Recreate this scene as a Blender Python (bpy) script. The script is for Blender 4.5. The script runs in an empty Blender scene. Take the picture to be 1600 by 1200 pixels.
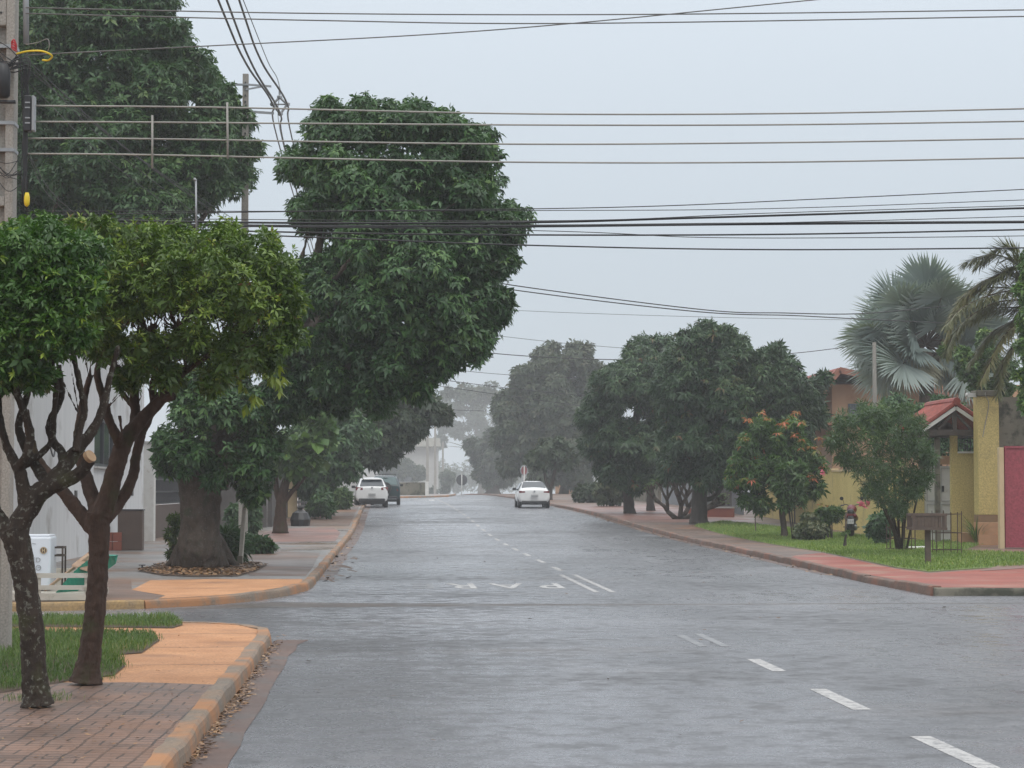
import bpy, bmesh, math, random
import numpy as np
from mathutils import Vector, Matrix, Euler
random.seed(7)
S = bpy.context.scene
COL = S.collection

# ------------------------------------------------------------------ camera, sky, sun, exposure
F = 3400.0
EYE = 1.75
cam_d = bpy.data.cameras.new('camera'); cam = bpy.data.objects.new('camera', cam_d); COL.objects.link(cam)
cam_d.sensor_width = 36; cam_d.lens = 36 * F / 1600; cam_d.clip_start = .5; cam_d.clip_end = 2000
cam.location = (0, 0, EYE)
cam.rotation_euler = (math.radians(90 + 2.757), 0, math.radians(-3.38))
S.camera = cam
S.render.resolution_x = 1024; S.render.resolution_y = 768
S.render.engine = 'CYCLES'
S.cycles.max_bounces = 7; S.cycles.diffuse_bounces = 3; S.cycles.glossy_bounces = 3
S.cycles.transmission_bounces = 4; S.cycles.volume_bounces = 1
S.cycles.use_denoising = True
S.view_settings.view_transform = 'Standard'; S.view_settings.look = 'None'
S.view_settings.gamma = 1; S.view_settings.exposure = 0.0

SUN_EL, SUN_AZ = math.radians(52), math.radians(200)
W = bpy.data.worlds.new('World'); S.world = W; W.use_nodes = True
nt = W.node_tree; nt.nodes.clear()
def N(t, typ, **k):
    n = t.nodes.new(typ)
    for a, v in k.items(): setattr(n, a, v)
    return n
out = N(nt, 'ShaderNodeOutputWorld'); bg = N(nt, 'ShaderNodeBackground')
sky = N(nt, 'ShaderNodeTexSky', sky_type='NISHITA', sun_disc=False)
sky.sun_elevation = SUN_EL; sky.sun_rotation = SUN_AZ; sky.dust_density = 3.0; sky.air_density = 1.0
# overcast layer over the clear sky: dimmer at the horizon, brighter towards the zenith
tc = N(nt, 'ShaderNodeTexCoord'); sep = N(nt, 'ShaderNodeSeparateXYZ')
nt.links.new(tc.outputs['Generated'], sep.inputs[0])
cl = N(nt, 'ShaderNodeClamp'); nt.links.new(sep.outputs['Z'], cl.inputs['Value'])
ramp = N(nt, 'ShaderNodeValToRGB')
e = ramp.color_ramp.elements
e[0].position = 0.0; e[0].color = (.295, .330, .362, 1)
e[1].position = 1.0; e[1].color = (1.12, 1.14, 1.15, 1)
for p, c in ((.10, (.325, .365, .402)), (.24, (.405, .447, .490)), (.5, (.68, .71, .74))):
    q = ramp.color_ramp.elements.new(p); q.color = (*c, 1)
nt.links.new(cl.outputs[0], ramp.inputs[0])
mul = N(nt, 'ShaderNodeVectorMath', operation='SCALE'); mul.inputs['Scale'].default_value = 19.0
nt.links.new(ramp.outputs[0], mul.inputs[0])
mixw = N(nt, 'ShaderNodeMixRGB'); mixw.inputs[0].default_value = .94
nt.links.new(sky.outputs[0], mixw.inputs[1]); nt.links.new(mul.outputs[0], mixw.inputs[2])
nt.links.new(mixw.outputs[0], bg.inputs[0]); bg.inputs[1].default_value = .1
nt.links.new(bg.outputs[0], out.inputs[0])

sd = bpy.data.lights.new('sun', 'SUN'); sd.energy = .5; sd.angle = math.radians(25); sd.color = (1, .96, .9)
so = bpy.data.objects.new('sun', sd); COL.objects.link(so)
so.rotation_euler = (math.pi / 2 - SUN_EL, 0, math.radians(20))

CAM_M = cam.rotation_euler.to_matrix()

# ------------------------------------------------------------------ geometry helpers
_py = np.array([-60, 55, 68, 76, 84, 92, 100, 110, 120, 135, 150, 165, 185, 210, 240, 300, 700.])
_pz = np.array([0, 0, .015, .07, .2, .36, .50, .63, .74, .88, .98, 1.06, 1.13, 1.15, 1.05, .7, -1.])
def zr(y):
    y = np.asarray(y, float)
    v = sum(np.interp(y + d, _py, _pz) for d in (-6, -4, -2, 0, 2, 4, 6)) / 7
    return float(v) if v.ndim == 0 else v
def ray(px, py):
    return CAM_M @ Vector(((px - 800) / F, -(py - 600) / F, -1))
def at(px, py, Y):
    d = ray(px, py)
    return Vector((0, 0, EYE)) + d * (Y / d.y)
def gp(px, py, dz=.12):
    """point of the ground (profile + dz) seen at a photo position"""
    d = ray(px, py); t = 1.0; z = dz
    for _ in range(30):
        t = min(max((z - EYE) / d.z if d.z < -1e-4 else 300, 2), 400)
        z = .5 * z + .5 * (zr(t * d.y) + dz)
    return Vector((t * d.x, t * d.y, zr(t * d.y) + dz))
def gy(X, Y, dz=.12): return Vector((X, Y, zr(Y) + dz))

class MB:
    """collects vertices and faces, builds ONE mesh object"""
    def __init__(s): s.v = []; s.f = []; s.attr = []
    def add(s, vs, fs):
        n = len(s.v); s.v.extend([tuple(p) for p in vs]); s.f.extend([tuple(i + n for i in f) for f in fs]); return s
    def box(s, c, d, rz=0, rx=0, ry=0):
        m = Matrix.Translation(Vector(c)) @ Euler((rx, ry, rz)).to_matrix().to_4x4()
        h = [x / 2 for x in d]
        vs = [m @ Vector((sx * h[0], sy * h[1], sz * h[2])) for sx in (-1, 1) for sy in (-1, 1) for sz in (-1, 1)]
        return s.add(vs, [(0, 1, 3, 2), (4, 6, 7, 5), (0, 4, 5, 1), (2, 3, 7, 6), (0, 2, 6, 4), (1, 5, 7, 3)])
    def bar(s, a, b, w, h=None):
        """rectangular bar between two points"""
        a, b = Vector(a), Vector(b); h = h or w; d = (b - a).normalized()
        u = d.cross(Vector((0, 0, 1)));
        if u.length < 1e-3: u = Vector((1, 0, 0))
        u.normalize(); v = d.cross(u)
        vs = [p + u * (i * w / 2) + v * (j * h / 2) for p in (a, b) for i, j in ((-1, -1), (1, -1), (1, 1), (-1, 1))]
        return s.add(vs, [(3, 2, 1, 0), (4, 5, 6, 7), (0, 1, 5, 4), (1, 2, 6, 5), (2, 3, 7, 6), (3, 0, 4, 7)])
    def tube(s, pts, rad, seg=8, cap=True, wob=0, rng=None):
        pts = [Vector(p) for p in pts]; n = len(pts)
        if not hasattr(rad, '__len__'): rad = [rad] * n
        t0 = (pts[1] - pts[0]).normalized()
        u = t0.orthogonal().normalized(); vs = []
        for i in range(n):
            t = (pts[min(i + 1, n - 1)] - pts[max(i - 1, 0)])
            t = t.normalized() if t.length > 1e-9 else t0
            u = (u - t * u.dot(t));
            u = u.normalized() if u.length > 1e-6 else t.orthogonal().normalized()
            w = t.cross(u)
            for k in range(seg):
                a = 2 * math.pi * k / seg
                r = rad[i] * (1 + (rng.uniform(-wob, wob) if wob else 0))
                vs.append(pts[i] + (u * math.cos(a) + w * math.sin(a)) * r)
        fs = [(i * seg + k, i * seg + (k + 1) % seg, (i + 1) * seg + (k + 1) % seg, (i + 1) * seg + k) for i in range(n - 1) for k in range(seg)]
        if cap: fs += [tuple(range(seg - 1, -1, -1)), tuple((n - 1) * seg + k for k in range(seg))]
        return s.add(vs, fs)
    def lathe(s, c, prof, seg=16, axis='z'):
        vs = []
        for r, h in prof:
            for k in range(seg):
                a = 2 * math.pi * k / seg; p = (r * math.cos(a), r * math.sin(a), h)
                if axis == 'x': p = (p[2], p[0], p[1])
                if axis == 'y': p = (p[0], p[2], p[1])
                vs.append(Vector(c) + Vector(p))
        n = len(prof)
        fs = [(i * seg + k, i * seg + (k + 1) % seg, (i + 1) * seg + (k + 1) % seg, (i + 1) * seg + k) for i in range(n - 1) for k in range(seg)]
        fs += [tuple(range(seg - 1, -1, -1)), tuple((n - 1) * seg + k for k in range(seg))]
        return s.add(vs, fs)
    def prism(s, poly, z0, z1):
        n = len(poly)
        vs = [(p[0], p[1], z0) for p in poly] + [(p[0], p[1], z1) for p in poly]
        fs = [tuple(range(n - 1, -1, -1)), tuple(range(n, 2 * n))] + [(i, (i + 1) % n, n + (i + 1) % n, n + i) for i in range(n)]
        return s.add(vs, fs)
    def slab(s, quad, nrm, th):
        """a quad given by 4 points thickened along nrm"""
        nrm = Vector(nrm) * th; q = [Vector(p) for p in quad]
        vs = q + [p + nrm for p in q]
        return s.add(vs, [(3, 2, 1, 0), (4, 5, 6, 7), (0, 1, 5, 4), (1, 2, 6, 5), (2, 3, 7, 6), (3, 0, 4, 7)])
    def build(s, name, m, parent=None, smooth=False, bevel=0, local=False, fix=True):
        o_ = Vector((0, 0, 0)) if (parent is None or local) else Vector(parent['_org'])
        me = bpy.data.meshes.new(name)
        me.from_pydata([(p[0] - o_.x, p[1] - o_.y, p[2] - o_.z) for p in s.v], [], s.f)
        me.update()
        if fix:
            b = bmesh.new(); b.from_mesh(me); bmesh.ops.recalc_face_normals(b, faces=b.faces); b.to_mesh(me); b.free()
        me.materials.append(m)
        if smooth: me.polygons.foreach_set('use_smooth', [True] * len(me.polygons))
        o = bpy.data.objects.new(name, me); COL.objects.link(o)
        o['_org'] = tuple(o_)
        if parent: o.parent = parent
        if bevel:
            mo = o.modifiers.new('bevel', 'BEVEL'); mo.width = bevel; mo.segments = 2; mo.limit_method = 'ANGLE'
        return o

def tag(o, label=None, cat=None, group=None, kind=None):
    for k, v in (('label', label), ('category', cat), ('group', group), ('kind', kind)):
        if v: o[k] = v
    return o
def thing(name, label, cat, loc=(0, 0, 0), group=None):
    o = bpy.data.objects.new(name, None); COL.objects.link(o); o.empty_display_size = .2
    o.location = loc; o['_org'] = tuple(loc)
    return tag(o, label, cat, group)
def struct(o): o['kind'] = 'structure'; return o
def stuff(o, label=None, cat=None): return tag(o, label, cat, None, 'stuff')
def smooth_path(pts, n=6):
    """Catmull-Rom through points"""
    p = [Vector(q) for q in pts]; p = [p[0] * 2 - p[1]] + p + [p[-1] * 2 - p[-2]]; r = []
    for i in range(1, len(p) - 2):
        for k in range(n):
            t = k / n; a, b, c, d = p[i - 1], p[i], p[i + 1], p[i + 2]
            r.append(.5 * ((2 * b) + (c - a) * t + (2 * a - 5 * b + 4 * c - d) * t * t + (3 * b - a - 3 * c + d) * t ** 3))
    r.append(p[-2]); return r
def lerp_list(v, n):
    r = []
    for i in range(len(v) - 1):
        r += [v[i] + (v[i + 1] - v[i]) * k / n for k in range(n)]
    return r + [v[-1]]

# ------------------------------------------------------------------ materials
def mat_new(name):
    m = bpy.data.materials.new(name); m.use_nodes = True; t = m.node_tree; t.nodes.clear()
    o = N(t, 'ShaderNodeOutputMaterial'); p = N(t, 'ShaderNodeBsdfPrincipled'); t.links.new(p.outputs[0], o.inputs[0])
    return m, t, p, o
def noise(t, scale, detail=5, stretch=(1, 1, 1), rough=.6, coord='Object', dist=0):
    tc = N(t, 'ShaderNodeTexCoord'); mp = N(t, 'ShaderNodeMapping'); mp.inputs['Scale'].default_value = stretch
    n = N(t, 'ShaderNodeTexNoise'); n.inputs['Scale'].default_value = scale; n.inputs['Detail'].default_value = detail
    n.inputs['Roughness'].default_value = rough; n.inputs['Distortion'].default_value = dist
    t.links.new(tc.outputs[coord], mp.inputs[0]); t.links.new(mp.outputs[0], n.inputs['Vector']); return n
def cramp(t, src, stops, interp='LINEAR'):
    r = N(t, 'ShaderNodeValToRGB'); r.color_ramp.interpolation = interp
    e = r.color_ramp.elements
    while len(e) < len(stops): e.new(.5)
    for q, (p, c) in zip(e, stops):
        q.position = p; q.color = (*c, 1) if len(c) == 3 else c
    t.links.new(src, r.inputs[0]); return r.outputs[0]
def g3(v): return (v, v, v)
def mix(t, f, a, b, mode='MIX'):
    m = N(t, 'ShaderNodeMixRGB', blend_type=mode)
    for i, x in enumerate((f, a, b)):
        if isinstance(x, (int, float)): m.inputs[i].default_value = x if i == 0 else (x, x, x, 1)
        elif isinstance(x, tuple): m.inputs[i].default_value = (*x, 1)
        else: t.links.new(x, m.inputs[i])
    return m.outputs[0]
def bump(t, p, src, strength=.3, dist=.01):
    b = N(t, 'ShaderNodeBump'); b.inputs['Strength'].default_value = strength; b.inputs['Distance'].default_value = dist
    t.links.new(src, b.inputs['Height']); t.links.new(b.outputs[0], p.inputs['Normal'])
def pm(name, c1, c2=None, scale=6, rough=.6, rough2=None, bmp=.15, stretch=(1, 1, 1), metal=0, stain=None, stain_scale=1.2, stain_lo=.52, bdist=.01, spec=.5, fine=None):
    m, t, p, o = mat_new(name); c2 = c2 or tuple(x * .8 for x in c1)
    n = noise(t, scale, 6, stretch)
    col = cramp(t, n.outputs[0], [(.32, c1), (.68, c2)])
    if fine:
        n3 = noise(t, fine, 2); col = mix(t, 1, col, cramp(t, n3.outputs[0], [(.3, g3(.72)), (.7, g3(1.18))]), 'MULTIPLY')
    if stain:
        n2 = noise(t, stain_scale, 8, rough=.65); f = cramp(t, n2.outputs[0], [(stain_lo, g3(0)), (stain_lo + .13, g3(1))])
        col = mix(t, f, col, stain)
    t.links.new(col, p.inputs['Base Color'])
    if rough2 is None: p.inputs['Roughness'].default_value = rough
    else:
        n4 = noise(t, scale * .6, 5); t.links.new(cramp(t, n4.outputs[0], [(.35, g3(rough)), (.65, g3(rough2))]), p.inputs['Roughness'])
    p.inputs['Metallic'].default_value = metal; p.inputs['Specular IOR Level'].default_value = spec
    if bmp: bump(t, p, n.outputs[0], bmp, bdist)
    return m

def leaf_mat(name, stops, rough=.36, trans=.18, spec=.42):
    rough = rough - .04
    m, t, p, o = mat_new(name)
    a = N(t, 'ShaderNodeAttribute', attribute_name='tint')
    col = cramp(t, a.outputs['Fac'], stops)
    t.links.new(col, p.inputs['Base Color']); p.inputs['Roughness'].default_value = rough
    p.inputs['Specular IOR Level'].default_value = spec
    tr = N(t, 'ShaderNodeBsdfTranslucent'); ms = N(t, 'ShaderNodeMixShader'); ms.inputs[0].default_value = trans
    c2 = mix(t, 1, col, (1.25, 1.45, .6), 'MULTIPLY'); t.links.new(c2, tr.inputs[0])
    t.links.new(p.outputs[0], ms.inputs[1]); t.links.new(tr.outputs[0], ms.inputs[2]); t.links.new(ms.outputs[0], o.inputs[0])
    return m

def road_mat():
    m, t, p, o = mat_new('wet_asphalt')
    big = noise(t, .16, 7, (1, .6, 1), .62, dist=.5); streak = noise(t, .45, 9, (.38, 1, 1), .7, dist=1.0); fine = noise(t, 48, 3)
    stone = noise(t, 150, 2); mid = noise(t, 3.4, 8, (1, .8, 1), .7); tyre = noise(t, .8, 6, (1, .05, 1)); worn = noise(t, .45, 9, (.8, .6, 1), .72, dist=.4)
    col = cramp(t, big.outputs[0], [(.38, (.058, .056, .062)), (.60, (.17, .167, .182))])
    col = mix(t, .85, col, cramp(t, streak.outputs[0], [(.38, g3(.74)), (.62, g3(1.26))]), 'MULTIPLY')
    col = mix(t, .9, col, cramp(t, mid.outputs[0], [(.40, g3(.55)), (.60, g3(1.4))]), 'MULTIPLY')
    col = mix(t, cramp(t, worn.outputs[0], [(.54, g3(0)), (.66, g3(.55))]), col, (.23, .226, .24))
    col = mix(t, .9, col, cramp(t, fine.outputs[0], [(.3, g3(.40)), (.7, g3(1.65))]), 'MULTIPLY')
    dirt = noise(t, .33, 8, (.5, 1, 1)); col = mix(t, cramp(t, dirt.outputs[0], [(.58, g3(0)), (.8, g3(.5))]), col, (.13, .095, .075))
    vo = N(t, 'ShaderNodeTexVoronoi', feature='DISTANCE_TO_EDGE'); vo.inputs['Scale'].default_value = .33
    tcv = N(t, 'ShaderNodeTexCoord'); wv = noise(t, 1.4, 6); sc = N(t, 'ShaderNodeVectorMath', operation='MULTIPLY_ADD'); sc.inputs[1].default_value = (.9, .9, 0)
    t.links.new(wv.outputs['Color'], sc.inputs[0]); t.links.new(tcv.outputs['Object'], sc.inputs[2]); t.links.new(sc.outputs[0], vo.inputs['Vector'])
    crack = cramp(t, vo.outputs['Distance'], [(.0, g3(.55)), (.006, g3(1))]); col = mix(t, .7, col, crack, 'MULTIPLY')
    t.links.new(col, p.inputs['Base Color'])
    r = cramp(t, streak.outputs[0], [(.42, g3(.50)), (.56, g3(.08))])
    r = mix(t, .50, r, cramp(t, big.outputs[0], [(.40, g3(.56)), (.56, g3(.10))]))
    r = mix(t, .22, r, cramp(t, tyre.outputs[0], [(.4, g3(.55)), (.6, g3(.2))]))
    r = mix(t, .40, r, cramp(t, mid.outputs[0], [(.41, g3(.62)), (.59, g3(.10))]))
    t.links.new(r, p.inputs['Roughness']); p.inputs['Specular IOR Level'].default_value = .75
    h = mix(t, .5, fine.outputs[0], stone.outputs[0]); bump(t, p, h, .30, .005)
    return m

def brick_mat(name, c1, c2, mortar, bw, bh, rot=0, rough=.5):
    m, t, p, o = mat_new(name)
    tc = N(t, 'ShaderNodeTexCoord'); mp = N(t, 'ShaderNodeMapping'); mp.inputs['Rotation'].default_value = (0, 0, rot)
    wn = noise(t, 2.2, 3); w = N(t, 'ShaderNodeVectorMath', operation='SCALE'); w.inputs['Scale'].default_value = .07
    t.links.new(wn.outputs['Color'], w.inputs[0]); ad = N(t, 'ShaderNodeVectorMath', operation='ADD')
    t.links.new(tc.outputs['Object'], mp.inputs[0]); t.links.new(mp.outputs[0], ad.inputs[0]); t.links.new(w.outputs[0], ad.inputs[1])
    b = N(t, 'ShaderNodeTexBrick'); b.offset = .5; b.inputs['Scale'].default_value = 1; b.inputs['Brick Width'].default_value = bw; b.inputs['Row Height'].default_value = bh
    b.inputs['Mortar Size'].default_value = .011; b.inputs['Mortar Smooth'].default_value = .3
    b.inputs['Color1'].default_value = (*c1, 1); b.inputs['Color2'].default_value = (*c2, 1); b.inputs['Mortar'].default_value = (*mortar, 1)
    t.links.new(ad.outputs[0], b.inputs['Vector'])
    n = noise(t, 1.6, 8); col = mix(t, .9, b.outputs['Color'], cramp(t, n.outputs[0], [(.3, g3(.62)), (.7, g3(1.35))]), 'MULTIPLY')
    n2 = noise(t, .9, 8); col = mix(t, cramp(t, n2.outputs[0], [(.5, g3(0)), (.72, g3(.6))]), col, (.22, .105, .055))
    n5 = noise(t, 70, 3); col = mix(t, .6, col, cramp(t, n5.outputs[0], [(.3, g3(.7)), (.7, g3(1.3))]), 'MULTIPLY')
    t.links.new(col, p.inputs['Base Color'])
    t.links.new(cramp(t, n.outputs[0], [(.35, g3(rough - .12)), (.7, g3(rough + .2))]), p.inputs['Roughness'])
    b2 = N(t, 'ShaderNodeTexBrick'); b2.inputs['Scale'].default_value = 1; b2.inputs['Brick Width'].default_value = 40; b2.inputs['Row Height'].default_value = bh; b2.inputs['Mortar Size'].default_value = .009
    sh = N(t, 'ShaderNodeVectorMath', operation='ADD'); sh.inputs[1].default_value = (0, bh / 2, 0); t.links.new(ad.outputs[0], sh.inputs[0]); t.links.new(sh.outputs[0], b2.inputs['Vector'])
    ck = N(t, 'ShaderNodeTexChecker'); ck.inputs['Scale'].default_value = 4.3; t.links.new(ad.outputs[0], ck.inputs['Vector'])
    tick = N(t, 'ShaderNodeMath', operation='MULTIPLY'); t.links.new(b2.outputs['Fac'], tick.inputs[0]); t.links.new(ck.outputs['Fac'], tick.inputs[1])
    col = mix(t, tick.outputs[0], col, mortar); t.links.new(col, p.inputs['Base Color'])
    inv = N(t, 'ShaderNodeMath', operation='SUBTRACT'); inv.inputs[0].default_value = 1; t.links.new(b.outputs['Fac'], inv.inputs[1])
    bump(t, p, inv.outputs[0], .6, .012)
    return m

M = {}
M['road'] = road_mat()
M['earth'] = pm('red_earth', (.16, .085, .05), (.07, .075, .035), .7, .85, bmp=.3)
M['gutter'] = pm('gutter_concrete', (.15, .088, .068), (.095, .058, .048), 1.5, .38, .6, fine=60, stain=(.10, .085, .08), bmp=.2)
M['ochre'] = pm('ochre_stained_concrete', (.53, .275, .14), (.40, .195, .095), 1.3, .65, .85, spec=.3, fine=45, stain=(.30, .155, .085), stain_scale=.8, stain_lo=.55, bmp=.15)
M['grey_pave'] = pm('grey_concrete_pavement', (.17, .155, .145), (.24, .225, .215), .5, .25, .6, fine=40, stain=(.20, .125, .085), stain_scale=.35, stain_lo=.48)
M['brown_pave'] = pm('earth_stained_pavement', (.155, .095, .07), (.11, .08, .065), .6, .35, .65, fine=40, stain=(.22, .115, .07), stain_scale=.3)
M['red_pave'] = pm('red_painted_pavement', (.33, .062, .034), (.24, .055, .034), .9, .5, .6, fine=45, stain=(.30, .16, .11), stain_scale=.6, stain_lo=.5)
M['pink_pave'] = pm('pale_red_pavement', (.24, .125, .10), (.17, .105, .09), .7, .35, .6, fine=40, stain=(.27, .12, .09), stain_scale=.4)
M['paver'] = brick_mat('clay_pavers', (.215, .128, .092), (.165, .105, .082), (.06, .04, .03), .125, .225, math.radians(91.5))
M['kerb'] = pm('stained_kerb_concrete', (.24, .165, .11), (.18, .15, .12), 2.2, .6, .85, fine=30, stain=(.35, .165, .072), stain_scale=1.3, stain_lo=.455, bmp=.4, bdist=.02)
M['seam'] = pm('silted_asphalt', (.11, .09, .08), (.075, .065, .062), 1.6, .3, .6, fine=40)
M['kerb_r'] = pm('reddish_kerb_concrete', (.19, .115, .085), (.13, .095, .075), 2.4, .6, .85, fine=30, stain=(.25, .11, .07), stain_scale=1.1, stain_lo=.5, bmp=.4, bdist=.02)
M['kerb_y'] = pm('yellowish_kerb_concrete', (.40, .25, .09), (.24, .17, .10), 2.6, .6, .85, fine=30, stain=(.16, .11, .07), stain_scale=1.6, stain_lo=.52, bmp=.4, bdist=.02)
M['conc'] = pm('old_concrete', (.36, .335, .30), (.27, .25, .225), 2.5, .8, fine=50, stain=(.20, .155, .12), stain_scale=1.1, stain_lo=.56, stretch=(1, 1, .3))
M['paint'] = None
def worn_paint():
    m, t, p, o = mat_new('worn_road_paint')
    n = noise(t, 9, 8, (1, 1, 1), .7); n2 = noise(t, 60, 3)
    f = cramp(t, n.outputs[0], [(.46, g3(0)), (.66, g3(1))])
    col = mix(t, f, (.45, .44, .43), (.18, .178, .185)); col = mix(t, .7, col, cramp(t, n2.outputs[0], [(.3, g3(.7)), (.7, g3(1.2))]), 'MULTIPLY')
    t.links.new(col, p.inputs['Base Color']); p.inputs['Roughness'].default_value = .65; p.inputs['Specular IOR Level'].default_value = .3; bump(t, p, n2.outputs[0], .3, .004); return m
M['paint'] = worn_paint()
def faint_paint():
    m, t, p, o = mat_new('nearly_gone_road_paint')
    n = noise(t, 4, 8, (.6, 1, 1), .75)
    col = mix(t, cramp(t, n.outputs[0], [(.35, g3(0)), (.6, g3(1))]), (.28, .28, .28), (.14, .14, .15))
    t.links.new(col, p.inputs['Base Color']); p.inputs['Roughness'].default_value = .42; return m
M['faint'] = faint_paint()
def bark_mat(name, c1, c2, lichen=None, sc=9, moss=None):
    m, t, p, o = mat_new(name)
    n = noise(t, sc, 8, (1, 1, .35), .7); col = cramp(t, n.outputs[0], [(.3, c1), (.7, c2)])
    if moss:
        n3 = noise(t, 3.2, 6); col = mix(t, cramp(t, n3.outputs[0], [(.55, g3(0)), (.68, g3(.8))]), col, moss)
    if lichen:
        n2 = noise(t, 26, 7, rough=.62); col = mix(t, cramp(t, n2.outputs[0], [(.57, g3(0)), (.64, g3(.8))]), col, lichen)
    t.links.new(col, p.inputs['Base Color']); p.inputs['Roughness'].default_value = .8; p.inputs['Specular IOR Level'].default_value = .3
    bump(t, p, n.outputs[0], 1.0, .035); return m
M['bark_lichen'] = bark_mat('lichened_bark', (.022, .015, .011), (.052, .036, .026), (.17, .17, .14), 14, (.05, .05, .02))
M['bark_brown'] = bark_mat('brown_bark', (.036, .020, .014), (.085, .050, .035), None, 15, (.045, .045, .018))
M['bark_grey'] = bark_mat('grey_bark', (.040, .029, .022), (.115, .085, .066), (.13, .12, .10), 7, (.045, .05, .024))
M['bark_dark'] = bark_mat('dark_bark', (.04, .033, .028), (.08, .065, .055), None, 7)
M['cut'] = pm('cut_wood', (.40, .27, .16), (.28, .175, .095), 12, .7)
def greens(a, b, c, d): return [(0, a), (.45, b), (.8, c), (1, d)]
M['lf_near'] = leaf_mat('glossy_green_leaves', greens((.026, .070, .014), (.058, .135, .024), (.115, .21, .036), (.28, .37, .06)), .38)
M['lf_olive'] = leaf_mat('olive_leaves', [(0, (.042, .076, .017)), (.4, (.085, .145, .026)), (.72, (.175, .255, .042)), (.93, (.36, .42, .075)), (1, (.20, .10, .04))], .40)
M['lf_big'] = leaf_mat('deep_green_leaves', greens((.020, .054, .019), (.044, .106, .033), (.085, .175, .050), (.16, .26, .08)), .40)
M['lf_back'] = leaf_mat('mid_green_leaves', greens((.026, .062, .024), (.052, .115, .040), (.095, .175, .058), (.16, .24, .085)), .42)
M['lf_mango'] = leaf_mat('mango_leaves', [(0, (.020, .050, .022)), (.5, (.046, .096, .036)), (.85, (.095, .155, .055)), (.96, (.13, .13, .05)), (1, (.15, .075, .04))], .42)
M['lf_young'] = leaf_mat('young_mango_leaves', [(0, (.035, .080, .018)), (.45, (.065, .14, .028)), (.72, (.13, .21, .035)), (.86, (.24, .19, .05)), (.93, (.50, .14, .07)), (1, (.58, .17, .09))], .42)
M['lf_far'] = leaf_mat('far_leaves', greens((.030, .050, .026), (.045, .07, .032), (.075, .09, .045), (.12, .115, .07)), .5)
M['lf_bush'] = leaf_mat('bush_leaves', greens((.05, .075, .035), (.085, .11, .05), (.14, .15, .07), (.22, .20, .11)), .45)
M['lf_olean'] = leaf_mat('oleander_leaves', greens((.040, .080, .030), (.068, .125, .042), (.115, .185, .056), (.18, .25, .08)), .42)
M['lf_bright'] = leaf_mat('bright_leaves', greens((.045, .09, .025), (.07, .14, .035), (.12, .20, .045), (.22, .29, .07)), .4)
M['lf_dead'] = leaf_mat('fallen_leaves', [(0, (.10, .055, .03)), (.4, (.20, .105, .05)), (.75, (.30, .16, .075)), (1, (.38, .25, .14))], .5, .05)
M['palm_blue'] = leaf_mat('silver_palm_blades', [(0, (.14, .18, .17)), (.5, (.22, .27, .255)), (.85, (.30, .345, .32)), (1, (.30, .29, .20))], .5, .12)
M['palm_olive'] = leaf_mat('feather_palm_leaves', [(0, (.065, .075, .03)), (.5, (.11, .115, .045)), (.85, (.17, .155, .06)), (1, (.24, .17, .07))], .5)
M['grass'] = leaf_mat('grass_blades', [(0, (.085, .14, .030)), (.5, (.17, .25, .050)), (.8, (.27, .33, .085)), (.93, (.40, .37, .15)), (1, (.40, .31, .16))], .5, .25)
M['grass_near'] = leaf_mat('wet_grass_blades', [(0, (.05, .095, .020)), (.5, (.095, .16, .034)), (.8, (.15, .21, .055)), (.93, (.24, .24, .09)), (1, (.28, .22, .11))], .5, .25)
M['turf'] = pm('turf_soil', (.11, .16, .04), (.16, .19, .06), 3, .9, stain=(.10, .075, .035), stain_scale=1.6, stain_lo=.6, bmp=.4)
M['litter_soil'] = pm('dark_soil', (.055, .035, .025), (.10, .06, .035), 5, .85, bmp=.5)
M['flower'] = leaf_mat('pink_petals', [(0, (.45, .06, .12)), (1, (.65, .20, .25))], .6)
M['white_wall'] = pm('white_rendered_wall', (.68, .68, .68), (.58, .58, .585), 1.0, .7, stretch=(3, 3, .15), stain=(.40, .385, .37), stain_scale=.7, stain_lo=.56, bmp=.04)
M['yellow_wall'] = pm('yellow_painted_wall', (.56, .44, .17), (.48, .375, .14), 1.1, .7, stretch=(1, 1, .35), fine=25, stain=(.30, .235, .11), stain_scale=.9, stain_lo=.56, bmp=.08)
M['peach'] = pm('peach_stone_cladding', (.50, .29, .16), (.42, .24, .135), 4, .6)
M['brown_band'] = pm('brown_band', (.21, .13, .07), (.26, .16, .08), 5, .6)
M['dirty_conc'] = pm('mossy_concrete', (.20, .18, .14), (.13, .12, .09), 1.5, .85, stain=(.05, .05, .035), stain_scale=2.2, stain_lo=.5, stretch=(1, 1, .5))
M['pinkred'] = pm('faded_red_gate_paint', (.33, .055, .075), (.28, .05, .068), 1.4, .5, stretch=(1, 1, .3), fine=20, stain=(.20, .06, .06), stain_scale=1.5, stain_lo=.6, bmp=.05)
M['cream'] = pm('cream_paint', (.58, .44, .27), (.50, .38, .22), 3, .6)
M['tile'] = pm('red_clay_roof_tiles', (.34, .065, .04), (.24, .05, .035), 3, .45, .7, fine=14, stain=(.12, .05, .04), stain_scale=2.5, stain_lo=.58)
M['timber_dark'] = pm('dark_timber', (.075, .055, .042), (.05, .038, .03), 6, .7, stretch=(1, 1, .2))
M['timber_grey'] = pm('weathered_timber', (.115, .080, .060), (.075, .055, .045), 9, .75)
M['white_paint'] = pm('white_paint', (.66, .65, .62), (.58, .56, .53), 5, .5, stain=(.40, .34, .28), stain_scale=3, stain_lo=.6, bmp=.05)
M['slat'] = pm('weathered_white_slats', (.50, .47, .41), (.38, .345, .29), 6, .65, stretch=(.15, 1, 1), stain=(.24, .19, .14), stain_scale=4, stain_lo=.55)
M['enamel'] = pm('white_enamel', (.66, .69, .74), (.62, .65, .70), 2, .3, bmp=0)
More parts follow.
